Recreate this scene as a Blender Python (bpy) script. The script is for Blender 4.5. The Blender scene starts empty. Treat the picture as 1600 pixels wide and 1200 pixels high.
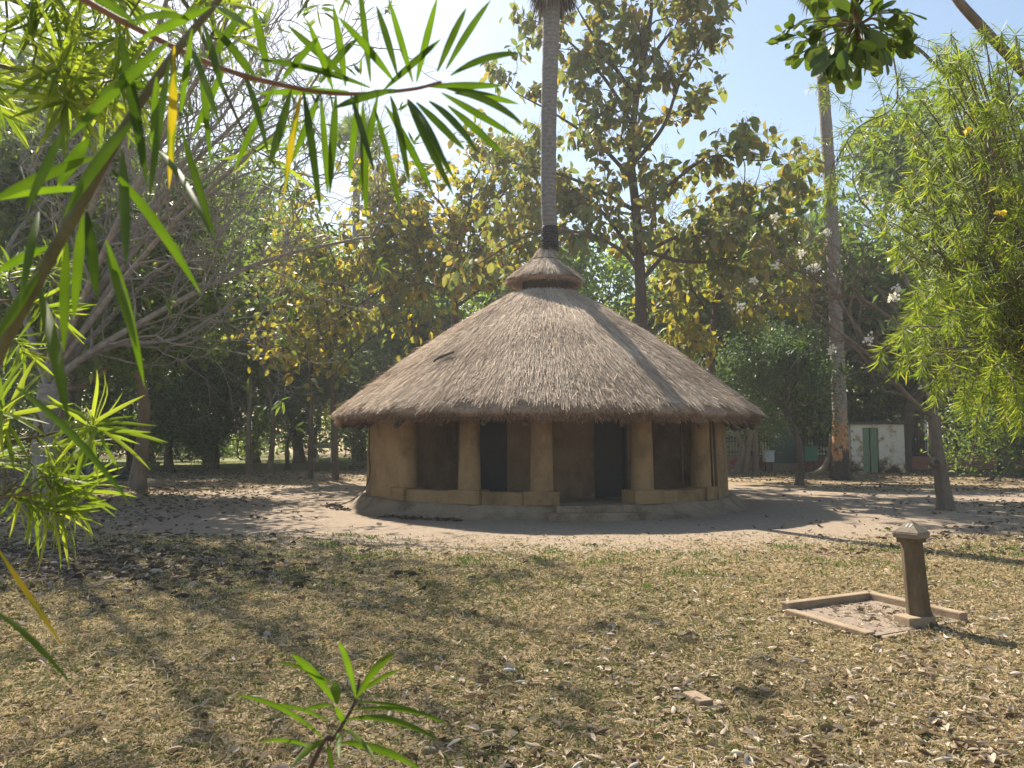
import bpy, math
import numpy as np
from mathutils import Vector, Matrix

# ------------------------------------------------------------------ camera, sky, sun
R = math.radians
sc = bpy.context.scene
col = sc.collection
F = 1200.0                      # focal length in photo pixels (1600 wide)
PITCH = math.atan(90 / F)
EYE = np.array([0.0, 0.0, 1.6])
cam_d = bpy.data.cameras.new('camera')
cam_d.sensor_width = 36; cam_d.lens = 36 * F / 1600
cam_d.clip_start = 0.05; cam_d.clip_end = 2000
cam_d.dof.use_dof = True; cam_d.dof.focus_distance = 14; cam_d.dof.aperture_fstop = 11
cam = bpy.data.objects.new('camera', cam_d); col.objects.link(cam)
cam.location = EYE; cam.rotation_euler = (R(90) + PITCH, 0, 0)
sc.camera = cam

SUN_EL, SUN_AZ = R(46), math.atan2(-0.45, 0.89)      # azimuth from +Y toward +X
SUN = np.array([math.cos(SUN_EL) * math.sin(SUN_AZ), math.cos(SUN_EL) * math.cos(SUN_AZ), math.sin(SUN_EL)])
w = bpy.data.worlds.new('World'); sc.world = w; w.use_nodes = True
nt = w.node_tree
sky = nt.nodes.new('ShaderNodeTexSky'); sky.sky_type = 'NISHITA'; sky.sun_disc = False
sky.sun_elevation = SUN_EL; sky.sun_rotation = SUN_AZ
sky.air_density = 1.4; sky.dust_density = 1.0; sky.ozone_density = 0.6
bg = nt.nodes['Background']; bg.inputs[1].default_value = 0.068
nt.links.new(sky.outputs[0], bg.inputs[0])
sd = bpy.data.lights.new('sun', 'SUN'); sd.energy = 5.0; sd.angle = R(0.55); sd.color = (1, 0.9, 0.76)
so = bpy.data.objects.new('sun', sd); col.objects.link(so)
so.rotation_euler = Vector(-SUN).to_track_quat('-Z', 'Y').to_euler(); so.location = (0, 0, 40)
vs = sc.view_settings
vs.view_transform = 'Standard'; vs.look = 'None'; vs.gamma = 1; vs.use_curve_mapping = False
vs.exposure = 1.28
sc.render.engine = 'CYCLES'
cy = sc.cycles
cy.use_denoising = True; cy.max_bounces = 8; cy.diffuse_bounces = 4; cy.transmission_bounces = 6
cy.transparent_max_bounces = 8; cy.volume_bounces = 1; cy.sample_clamp_indirect = 6

# ------------------------------------------------------------------ helpers
def pt(px, py, y):
    """photo pixel -> world point at distance y in front of the camera"""
    a, b = (px - 800) / F, (600 - py) / F
    c, s = math.cos(PITCH), math.sin(PITCH)
    d = np.array([a, c - b * s, s + b * c])
    return EYE + d * (y / d[1])

def gz(x, y):
    """height of the ground"""
    x = np.asarray(x, float); y = np.asarray(y, float)
    return 0.022 * np.sin(x * 0.9 + 1.3) * np.cos(y * 0.7) + 0.012 * np.sin(x * 2.3 + y * 1.7) - 0.01

def nrm(v):
    v = np.asarray(v, float)
    return v / (np.linalg.norm(v, axis=-1, keepdims=True) + 1e-12)

def link(o, parent=None):
    col.objects.link(o)
    if parent is not None: o.parent = parent
    return o

def tag(o, label=None, cat=None, group=None, kind=None):
    if label: o['label'] = label
    if cat: o['category'] = cat
    if group: o['group'] = group
    if kind: o['kind'] = kind
    return o

def thing(name, label, cat, loc=(0, 0, 0), group=None):
    o = bpy.data.objects.new(name, None); o.location = loc; o.empty_display_size = 0.2
    col.objects.link(o)
    return tag(o, label, cat, group)

class G:
    """collects geometry: vertices, polygons and a random value per vertex"""
    def __init__(s): s.v = []; s.r = []; s.loops = []; s.sizes = []; s.n = 0
    def add(s, V, polys, rnd=0.5):
        V = np.asarray(V, float).reshape(-1, 3)
        s.v.append(V)
        s.r.append(np.broadcast_to(np.asarray(rnd, float), (len(V),)).copy())
        if isinstance(polys, np.ndarray):
            s.loops.append((polys + s.n).ravel()); s.sizes.append(np.full(len(polys), polys.shape[1]))
        else:
            for p in polys: s.loops.append(np.asarray(p) + s.n); s.sizes.append([len(p)])
        s.n += len(V)
    def tube(s, pts, rad, k=6, rnd=0.5, cap=True):
        pts = np.asarray(pts, float); n = len(pts); rad = np.broadcast_to(np.asarray(rad, float), (n,))
        t = nrm(np.gradient(pts, axis=0))
        m = nrm(pts[-1] - pts[0])
        ref = np.array([1.0, 0, 0]) if abs(m[0]) < 0.6 else np.array([0, 1.0, 0])
        a = nrm(np.cross(t, ref)); b = np.cross(t, a)
        th = np.arange(k) * 2 * math.pi / k
        V = pts[:, None] + rad[:, None, None] * (np.cos(th)[None, :, None] * a[:, None] + np.sin(th)[None, :, None] * b[:, None])
        i = np.arange(n - 1)[:, None] * k; j = np.arange(k)[None]; j2 = (j + 1) % k
        q = np.stack([i + j, i + j2, i + k + j2, i + k + j], -1).reshape(-1, 4)
        s.add(V, q, rnd)
        if cap:
            s.add(V[-1], [list(range(k))], rnd); s.add(V[0], [list(range(k))[::-1]], rnd)
    def lathe(s, prof, c=(0, 0), k=64, a0=0, a1=None, rnd=0.5, wob=None):
        prof = np.asarray(prof, float); full = a1 is None
        th = np.linspace(a0, a0 + 2 * math.pi, k, endpoint=False) if full else np.linspace(a0, a1, k)
        V = np.stack([c[0] + prof[:, None, 0] * np.sin(th), c[1] - prof[:, None, 0] * np.cos(th), np.broadcast_to(prof[:, None, 1], (len(prof), k))], -1)
        if wob is not None: V = wob(V)
        n = len(prof); i = np.arange(n - 1)[:, None] * k
        j = np.arange(k if full else k - 1)[None]; j2 = (j + 1) % k
        s.add(V, np.stack([i + j, i + j2, i + k + j2, i + k + j], -1).reshape(-1, 4), rnd)
        return V
    def box(s, c, size, rz=0, rnd=0.5, top=1.0, tilt=None):
        x, y, z = np.asarray(size) / 2
        V = np.array([(-x, -y, -z), (x, -y, -z), (x, y, -z), (-x, y, -z), (-x * top, -y * top, z), (x * top, -y * top, z), (x * top, y * top, z), (-x * top, y * top, z)])
        cz, sz = math.cos(rz), math.sin(rz)
        V = V @ np.array([[cz, sz, 0], [-sz, cz, 0], [0, 0, 1]])
        if tilt is not None: V[:, 0] += V[:, 2] * tilt[0]; V[:, 1] += V[:, 2] * tilt[1]
        s.add(V + np.asarray(c), [(3, 2, 1, 0), (4, 5, 6, 7), (0, 1, 5, 4), (1, 2, 6, 5), (2, 3, 7, 6), (3, 0, 4, 7)], rnd)
    def mesh(s, name, mat, smooth=False):
        me = bpy.data.meshes.new(name)
        V = np.concatenate(s.v); L = np.concatenate(s.loops).astype(np.int32); S = np.concatenate(s.sizes).astype(np.int32)
        me.vertices.add(len(V)); me.vertices.foreach_set('co', V.astype(np.float32).ravel())
        me.loops.add(len(L)); me.loops.foreach_set('vertex_index', L)
        me.polygons.add(len(S)); me.polygons.foreach_set('loop_start', np.concatenate([[0], np.cumsum(S)[:-1]]).astype(np.int32))
        try: me.polygons.foreach_set('loop_total', S)
        except Exception: pass
        at = me.attributes.new('rnd', 'FLOAT', 'POINT'); at.data.foreach_set('value', np.concatenate(s.r).astype(np.float32))
        me.update(calc_edges=True)
        me.polygons.foreach_set('use_smooth', np.full(len(S), smooth))
        me.materials.append(mat)
        return me
    def obj(s, name, mat, parent=None, smooth=False, bevel=0):
        me = s.mesh(name, mat, smooth)
        o = bpy.data.objects.new(name, me); link(o, parent)
        if parent is not None: o.matrix_parent_inverse = Matrix.Translation(-parent.location)   # parts are modelled in world space
        if bevel:
            b = o.modifiers.new('bevel', 'BEVEL'); b.width = bevel; b.segments = 2; b.limit_method = 'ANGLE'
        return o

def spline(P, n):
    P = np.asarray(P, float)
    if len(P) == 2: return P[0] + (P[1] - P[0]) * np.linspace(0, 1, n)[:, None]
    Q = np.vstack([2 * P[0] - P[1], P, 2 * P[-1] - P[-2]])
    out = []
    for u in np.linspace(0, len(P) - 1 - 1e-6, n):
        i = int(u); t = u - i; a, b, c, d = Q[i:i + 4]
        out.append(0.5 * (2 * b + (c - a) * t + (2 * a - 5 * b + 4 * c - d) * t * t + (3 * b - a - 3 * c + d) * t ** 3))
    return np.array(out)

# ------------------------------------------------------------------ materials
def new_mat(name):
    m = bpy.data.materials.new(name); m.use_nodes = True
    t = m.node_tree; p = t.nodes['Principled BSDF']
    return m, t, p, t.links.new

def ramp(t, stops):
    r = t.nodes.new('ShaderNodeValToRGB'); e = r.color_ramp.elements
    while len(e) < len(stops): e.new(0.5)
    for k, (p, c) in enumerate(stops): e[k].position = p; e[k].color = (*c, 1)
    return r

def noise(t, scale, detail=4, rough=0.6, coord='Object', stretch=None):
    tc = t.nodes.new('ShaderNodeTexCoord'); n = t.nodes.new('ShaderNodeTexNoise')
    n.inputs['Scale'].default_value = scale; n.inputs['Detail'].default_value = detail; n.inputs['Roughness'].default_value = rough
    if stretch:
        mp = t.nodes.new('ShaderNodeMapping'); mp.inputs['Scale'].default_value = stretch
        t.links.new(tc.outputs[coord], mp.inputs[0]); t.links.new(mp.outputs[0], n.inputs['Vector'])
    else: t.links.new(tc.outputs[coord], n.inputs['Vector'])
    return n

def plain(name, stops, scale=6, rough=0.85, bump=0.3, bscale=30, stretch=None, dist=0.02, metal=0):
    """a noise-mottled rough material"""
    m, t, p, L = new_mat(name)
    n = noise(t, scale, 6, 0.65, stretch=stretch); r = ramp(t, stops)
    L(n.outputs['Fac'], r.inputs[0]); L(r.outputs[0], p.inputs['Base Color'])
    p.inputs['Roughness'].default_value = rough; p.inputs['Metallic'].default_value = metal
    p.inputs['Specular IOR Level'].default_value = 0.25
    if bump:
        b = t.nodes.new('ShaderNodeBump'); b.inputs['Strength'].default_value = bump; b.inputs['Distance'].default_value = dist
        n2 = noise(t, bscale, 8, 0.7, stretch=stretch); L(n2.outputs['Fac'], b.inputs['Height']); L(b.outputs[0], p.inputs['Normal'])
    return m

def leafy(name, stops, trans=0.45, rough=0.45, boost=(1.5, 1.6, 0.7), spec=0.35):
    """leaf: reflecting face plus light passing through; colour differs from leaf to leaf"""
    m, t, p, L = new_mat(name)
    a = t.nodes.new('ShaderNodeAttribute'); a.attribute_name = 'rnd'
    r = ramp(t, stops); L(a.outputs['Fac'], r.inputs[0])
    L(r.outputs[0], p.inputs['Base Color']); p.inputs['Roughness'].default_value = rough
    p.inputs['Specular IOR Level'].default_value = spec
    mx = t.nodes.new('ShaderNodeMix'); mx.data_type = 'RGBA'; mx.blend_type = 'MULTIPLY'; mx.inputs[0].default_value = 1
    L(r.outputs[0], mx.inputs[6]); mx.inputs[7].default_value = (*boost, 1)
    tr = t.nodes.new('ShaderNodeBsdfTranslucent'); L(mx.outputs[2], tr.inputs[0])
    ms = t.nodes.new('ShaderNodeMixShader'); ms.inputs[0].default_value = trans
    L(p.outputs[0], ms.inputs[1]); L(tr.outputs[0], ms.inputs[2]); L(ms.outputs[0], t.nodes['Material Output'].inputs[0])
    return m

def attr_mat(name, stops, rough=0.9, trans=0):
    return leafy(name, stops, trans, rough, (1.2, 1.15, 0.9), 0.15)

M = {}
M['mud'] = plain('mud_plaster', [(0.25, (0.193, 0.123, 0.061)), (0.5, (0.259, 0.172, 0.088)), (0.8, (0.303, 0.209, 0.112))], 1.6, 0.92, 0.35, 14)
def stained(m, scale=1.1, amount=.55):
    """hand-smeared blotches and fine cracks over a plaster"""
    t = m.node_tree; p = t.nodes['Principled BSDF']; L = t.links.new
    src = p.inputs['Base Color'].links[0].from_socket
    n = noise(t, scale, 8, .72, stretch=(1, 1, .6)); r = ramp(t, [(.36, (1 - amount, 1 - amount, 1 - amount)), (.5, (1, 1, 1)), (.66, (1.0 + .3 * amount,) * 3)]); L(n.outputs['Fac'], r.inputs[0])
    v = t.nodes.new('ShaderNodeTexVoronoi'); v.feature = 'DISTANCE_TO_EDGE'; v.inputs['Scale'].default_value = 2.2
    tc = t.nodes.new('ShaderNodeTexCoord'); nn = noise(t, 3, 5, .7); ad = t.nodes.new('ShaderNodeMix'); ad.data_type = 'RGBA'; ad.inputs[0].default_value = .25
    L(tc.outputs['Object'], ad.inputs[6]); L(nn.outputs['Color'], ad.inputs[7]); L(ad.outputs[2], v.inputs['Vector'])
    cr = ramp(t, [(0, (.55, .5, .45)), (.012, (1, 1, 1))]); L(v.outputs['Distance'], cr.inputs[0])
    for k, s_ in enumerate((r.outputs[0], cr.outputs[0])):
        mx = t.nodes.new('ShaderNodeMix'); mx.data_type = 'RGBA'; mx.blend_type = 'MULTIPLY'; mx.inputs[0].default_value = (1, .5)[k]
        L(src, mx.inputs[6]); L(s_, mx.inputs[7]); src = mx.outputs[2]
    L(src, p.inputs['Base Color'])
stained(M['mud'], 1.1, .36)
M['mud_pale'] = plain('mud_plinth', [(0.3, (0.198, 0.151, 0.105)), (0.7, (0.292, 0.226, 0.163))], 2.5, 0.95, 0.6, 18, dist=0.04)
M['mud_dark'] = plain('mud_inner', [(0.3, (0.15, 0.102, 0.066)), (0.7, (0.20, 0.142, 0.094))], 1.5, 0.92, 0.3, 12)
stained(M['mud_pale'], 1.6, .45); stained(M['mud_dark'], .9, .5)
M['door'] = plain('door_wood', [(0.3, (0.018, 0.020, 0.026)), (0.7, (0.035, 0.036, 0.042))], 5, 0.6, 0.3, 20, (12, 12, 1))
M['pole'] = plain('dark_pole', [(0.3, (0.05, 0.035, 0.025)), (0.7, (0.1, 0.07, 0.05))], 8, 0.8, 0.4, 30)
M['thatch'] = attr_mat('thatch_straw', [(0, (0.269, 0.203, 0.153)), (0.3, (0.482, 0.378, 0.286)), (0.7, (0.638, 0.521, 0.402)), (1, (0.784, 0.669, 0.530))])
M['thatch_core'] = plain('thatch_core', [(0.3, (0.22, 0.165, 0.125)), (0.7, (0.38, 0.30, 0.24))], 10, 0.95, 0.8, 60)
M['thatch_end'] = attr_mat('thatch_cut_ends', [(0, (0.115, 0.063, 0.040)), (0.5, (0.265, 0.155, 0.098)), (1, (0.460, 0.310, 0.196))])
M['black'] = plain('black_rubber', [(0.3, (0.012, 0.012, 0.014)), (0.7, (0.025, 0.025, 0.028))], 20, 0.5, 0.2, 60)
M['bark'] = plain('grey_brown_bark', [(0.25, (0.10, 0.08, 0.062)), (0.55, (0.19, 0.155, 0.12)), (0.8, (0.27, 0.23, 0.19))], 5, 0.95, 0.9, 16, (1, 1, 0.25), 0.05)
M['bark_dark'] = plain('dark_bark', [(0.25, (0.055, 0.042, 0.034)), (0.7, (0.13, 0.105, 0.085))], 5, 0.95, 0.9, 16, (1, 1, 0.25), 0.05)
M['bark_grey'] = plain('silver_bark', [(0.25, (0.13, 0.12, 0.113)), (0.5, (0.23, 0.215, 0.205)), (0.8, (0.35, 0.333, 0.32))], 7, 0.85, 0.6, 20, dist=0.02)
M['stem'] = plain('green_brown_stem', [(0.3, (0.09, 0.075, 0.04)), (0.7, (0.16, 0.14, 0.07))], 40, 0.7, 0.3, 90, dist=0.002)
M['stem_red'] = plain('reddish_stem', [(0.3, (0.15, 0.07, 0.045)), (0.7, (0.24, 0.13, 0.08))], 40, 0.7, 0.3, 90, dist=0.002)

def palm_bark():
    m, t, p, L = new_mat('ringed_palm_bark')
    tc = t.nodes.new('ShaderNodeTexCoord'); wv = t.nodes.new('ShaderNodeTexWave'); wv.bands_direction = 'Z'
    wv.inputs['Scale'].default_value = 2.6; wv.inputs['Distortion'].default_value = 5; wv.inputs['Detail'].default_value = 3; wv.inputs['Detail Scale'].default_value = 2
    L(tc.outputs['Object'], wv.inputs[0])
    n = noise(t, 9, 6, 0.7); r = ramp(t, [(0.25, (0.095, 0.087, 0.085)), (0.55, (0.18, 0.17, 0.167)), (0.8, (0.265, 0.25, 0.24))])
    ad = t.nodes.new('ShaderNodeMath'); ad.operation = 'MULTIPLY_ADD'; ad.inputs[1].default_value = 0.14
    L(wv.outputs['Fac'], ad.inputs[0]); 
    sb = t.nodes.new('ShaderNodeMath'); sb.operation = 'MULTIPLY'; sb.inputs[1].default_value = 0.9
    L(n.outputs['Fac'], sb.inputs[0]); L(sb.outputs[0], ad.inputs[2]); L(ad.outputs[0], r.inputs[0]); L(r.outputs[0], p.inputs['Base Color'])
    p.inputs['Roughness'].default_value = 0.9
    b = t.nodes.new('ShaderNodeBump'); b.inputs['Strength'].default_value = 0.8; b.inputs['Distance'].default_value = 0.04
    L(ad.outputs[0], b.inputs['Height']); L(b.outputs[0], p.inputs['Normal'])
    return m
M['palm'] = palm_bark()
M['teak'] = leafy('teak_leaf', [(0, (0.102, 0.132, 0.090)), (0.3, (0.144, 0.186, 0.090)), (0.55, (0.204, 0.222, 0.084)), (0.8, (0.252, 0.198, 0.090)), (0.9, (0.324, 0.240, 0.060)), (1, (0.432, 0.324, 0.048))], 0.42, 0.55, (1.5, 1.45, 0.6))
M['teak_yellow'] = leafy('yellowing_teak_leaf', [(0, (0.088, 0.121, 0.055)), (0.35, (0.165, 0.198, 0.066)), (0.6, (0.286, 0.264, 0.055)), (0.85, (0.462, 0.363, 0.044)), (1, (0.506, 0.297, 0.044))], 0.5, 0.55, (1.5, 1.45, 0.6))
M['green'] = leafy('green_leaf', [(0, (0.063, 0.105, 0.042)), (0.5, (0.112, 0.168, 0.056)), (0.85, (0.182, 0.224, 0.063)), (1, (0.350, 0.322, 0.070))], 0.42)
M['dark_green'] = leafy('dark_green_leaf', [(0, (0.051, 0.085, 0.054)), (0.6, (0.093, 0.145, 0.076)), (1, (0.170, 0.212, 0.085))], 0.36)
M['lime'] = leafy('yellow_green_leaf', [(0, (0.096, 0.156, 0.030)), (0.5, (0.168, 0.240, 0.042)), (0.9, (0.264, 0.312, 0.060)), (1, (0.480, 0.432, 0.120))], 0.5)
M['oleander'] = leafy('narrow_green_leaf', [(0, (0.09, 0.145, 0.03)), (0.5, (0.155, 0.22, 0.042)), (0.93, (0.25, 0.30, 0.075)), (0.985, (0.33, 0.33, 0.08)), (1, (0.46, 0.38, 0.08))], 0.5, 0.5, (1.65, 1.6, 0.5), 0.2)
M['oleander_near'] = leafy('long_hanging_leaf', [(0, (0.030, 0.055, 0.012)), (0.5, (0.060, 0.106, 0.015)), (0.88, (0.089, 0.145, 0.019)), (0.94, (0.306, 0.246, 0.025)), (1, (0.383, 0.281, 0.034))], 0.5, 0.5, (1.6, 1.7, 0.4), 0.2)
M['broad'] = leafy('broad_overhanging_leaf', [(0, (0.05, 0.085, 0.02)), (0.6, (0.085, 0.13, 0.03)), (1, (0.14, 0.19, 0.04))], 0.4, 0.4, (1.6, 1.6, 0.5))
M['dead_leaf'] = attr_mat('dry_leaf', [(0, (0.08, 0.055, 0.035)), (0.3, (0.20, 0.145, 0.095)), (0.65, (0.36, 0.29, 0.21)), (0.92, (0.52, 0.45, 0.37)), (0.98, (0.58, 0.52, 0.45)), (1, (0.5, 0.42, 0.06))], 0.75, 0.15)
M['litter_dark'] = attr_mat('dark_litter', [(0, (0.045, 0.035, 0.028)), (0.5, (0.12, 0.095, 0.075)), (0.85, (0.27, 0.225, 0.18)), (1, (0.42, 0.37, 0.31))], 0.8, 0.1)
M['grass'] = attr_mat('dry_grass', [(0, (0.10, 0.13, 0.045)), (0.28, (0.19, 0.19, 0.085)), (0.42, (0.30, 0.24, 0.145)), (0.75, (0.46, 0.372, 0.245)), (1, (0.63, 0.53, 0.385))], 0.8, 0.3)
M['weed'] = attr_mat('green_weed', [(0, (0.07, 0.13, 0.03)), (1, (0.16, 0.22, 0.06))], 0.6, 0.35)
M['flower'] = attr_mat('white_petal', [(0, (0.75, 0.74, 0.68)), (1, (0.85, 0.84, 0.8))], 0.6, 0.3)
M['yellow'] = attr_mat('yellow_petal', [(0, (0.75, 0.58, 0.05)), (1, (0.8, 0.66, 0.08))], 0.6, 0.3)
M['panicle'] = attr_mat('teak_seed_heads', [(0, (0.22, 0.16, 0.11)), (1, (0.36, 0.27, 0.2))], 0.9, 0.2)
M['concrete'] = plain('weathered_concrete', [(0.25, (0.13, 0.105, 0.08)), (0.5, (0.22, 0.18, 0.135)), (0.8, (0.30, 0.25, 0.20))], 9, 0.92, 0.6, 40)
M['post'] = plain('lichen_stained_post', [(0.25, (0.05, 0.036, 0.02)), (0.5, (0.115, 0.085, 0.052)), (0.8, (0.21, 0.165, 0.11))], 7, 0.9, 0.7, 40, (1, 1, 0.35))
M['kerb'] = plain('kerb_concrete', [(0.25, (0.22, 0.16, 0.105)), (0.6, (0.33, 0.25, 0.17)), (0.85, (0.40, 0.32, 0.235))], 6, 0.92, 0.6, 40)
M['white'] = plain('white_paint', [(0.3, (0.7, 0.7, 0.68)), (0.7, (0.8, 0.8, 0.78))], 8, 0.7, 0.1)
M['iron'] = plain('dark_green_iron', [(0.3, (0.015, 0.03, 0.028)), (0.7, (0.03, 0.05, 0.045))], 8, 0.5, 0.1)
M['cabinet'] = plain('green_sheet_metal', [(0.3, (0.025, 0.065, 0.055)), (0.7, (0.035, 0.085, 0.07))], 3, 0.45, 0.05)
M['box_green'] = plain('bright_green_metal', [(0.3, (0.03, 0.15, 0.09)), (0.7, (0.045, 0.19, 0.115))], 3, 0.45, 0.05)
M['box_grey'] = plain('pale_grey_metal', [(0.3, (0.45, 0.47, 0.48)), (0.7, (0.55, 0.57, 0.58))], 3, 0.45, 0.05)
M['redwall'] = plain('dusty_red_plaster', [(0.3, (0.26, 0.12, 0.095)), (0.7, (0.36, 0.19, 0.15))], 4, 0.9, 0.3)
M['reddeep'] = plain('deep_red_paint', [(0.3, (0.22, 0.05, 0.04)), (0.7, (0.28, 0.08, 0.06))], 6, 0.9, 0.2)
M['door_green'] = plain('faded_green_door', [(0.25, (0.12, 0.19, 0.13)), (0.55, (0.20, 0.29, 0.20)), (0.8, (0.31, 0.37, 0.28))], 6, 0.75, 0.3, 30, (4, 4, 0.6))
M['roof_slab'] = plain('stained_slab', [(0.3, (0.05, 0.045, 0.04)), (0.7, (0.12, 0.11, 0.10))], 5, 0.9, 0.4)
M['tarp'] = plain('black_tarpaulin', [(0.3, (0.012, 0.015, 0.016)), (0.7, (0.03, 0.035, 0.036))], 4, 0.28, 0.4, 12, dist=0.05)
M['clay'] = plain('clay_lump', [(0.3, (0.22, 0.17, 0.13)), (0.7, (0.34, 0.27, 0.21))], 6, 0.95, 0.8, 20, dist=0.05)

def shed_wall_mat():
    m, t, p, L = new_mat('stained_whitewash')
    n = noise(t, 1.7, 7, 0.65); n2 = noise(t, 6, 6, 0.7)
    r = ramp(t, [(0.40, (0.06, 0.05, 0.04)), (0.48, (0.42, 0.33, 0.23)), (0.56, (0.68, 0.64, 0.57)), (0.8, (0.78, 0.77, 0.74))])
    sep = t.nodes.new('ShaderNodeSeparateXYZ'); tc = t.nodes.new('ShaderNodeTexCoord'); L(tc.outputs['Object'], sep.inputs[0])
    mr = t.nodes.new('ShaderNodeMapRange'); mr.inputs[1].default_value = 0; mr.inputs[2].default_value = 1.2; mr.inputs[3].default_value = -0.1; mr.inputs[4].default_value = 0.12
    L(sep.outputs[2], mr.inputs[0])
    a = t.nodes.new('ShaderNodeMath'); L(n.outputs['Fac'], a.inputs[0]); L(mr.outputs[0], a.inputs[1])
    L(a.outputs[0], r.inputs[0]); L(r.outputs[0], p.inputs['Base Color']); p.inputs['Roughness'].default_value = 0.9
    return m
M['shed'] = shed_wall_mat()

def palm_base_mat():
    m, t, p, L = new_mat('charred_peeling_bark')
    n = noise(t, 1.8, 6, 0.7, stretch=(1, 1, .5)); n2 = noise(t, 8, 6, 0.7)
    sep = t.nodes.new('ShaderNodeSeparateXYZ'); tc = t.nodes.new('ShaderNodeTexCoord'); L(tc.outputs['Object'], sep.inputs[0])
    def band(z0, z1):
        mr = t.nodes.new('ShaderNodeMapRange'); mr.inputs[1].default_value = z0; mr.inputs[2].default_value = z1; L(sep.outputs[2], mr.inputs[0])
        a = t.nodes.new('ShaderNodeMath'); a.operation = 'MULTIPLY_ADD'; a.inputs[1].default_value = 3.0; L(n.outputs['Fac'], a.inputs[0])
        s = t.nodes.new('ShaderNodeMath'); s.operation = 'SUBTRACT'; s.inputs[1].default_value = 1.5; L(mr.outputs[0], s.inputs[0]); L(s.outputs[0], a.inputs[2])
        st = t.nodes.new('ShaderNodeMapRange'); st.inputs[1].default_value = 0.42; st.inputs[2].default_value = 0.58; L(a.outputs[0], st.inputs[0])
        return st
    grey = ramp(t, [(0.3, (0.15, 0.13, 0.12)), (0.7, (0.30, 0.275, 0.25))]); L(n2.outputs['Fac'], grey.inputs[0])
    orange = ramp(t, [(0.3, (0.30, 0.15, 0.075)), (0.7, (0.46, 0.27, 0.15))]); L(n2.outputs['Fac'], orange.inputs[0])
    char = ramp(t, [(0.3, (0.02, 0.018, 0.016)), (0.7, (0.06, 0.052, 0.045))]); L(n2.outputs['Fac'], char.inputs[0])
    m1 = t.nodes.new('ShaderNodeMix'); m1.data_type = 'RGBA'; L(band(0.5, 1.9).outputs[0], m1.inputs[0]); L(char.outputs[0], m1.inputs[6]); L(orange.outputs[0], m1.inputs[7])
    m2 = t.nodes.new('ShaderNodeMix'); m2.data_type = 'RGBA'; L(band(1.7, 3.3).outputs[0], m2.inputs[0]); L(m1.outputs[2], m2.inputs[6]); L(grey.outputs[0], m2.inputs[7])
    L(m2.outputs[2], p.inputs['Base Color']); p.inputs['Roughness'].default_value = 0.9
    b = t.nodes.new('ShaderNodeBump'); b.inputs['Strength'].default_value = 0.8; b.inputs['Distance'].default_value = 0.05
    L(n2.outputs['Fac'], b.inputs['Height']); L(b.outputs[0], p.inputs['Normal'])
    return m
M['palm_charred'] = palm_base_mat()

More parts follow.
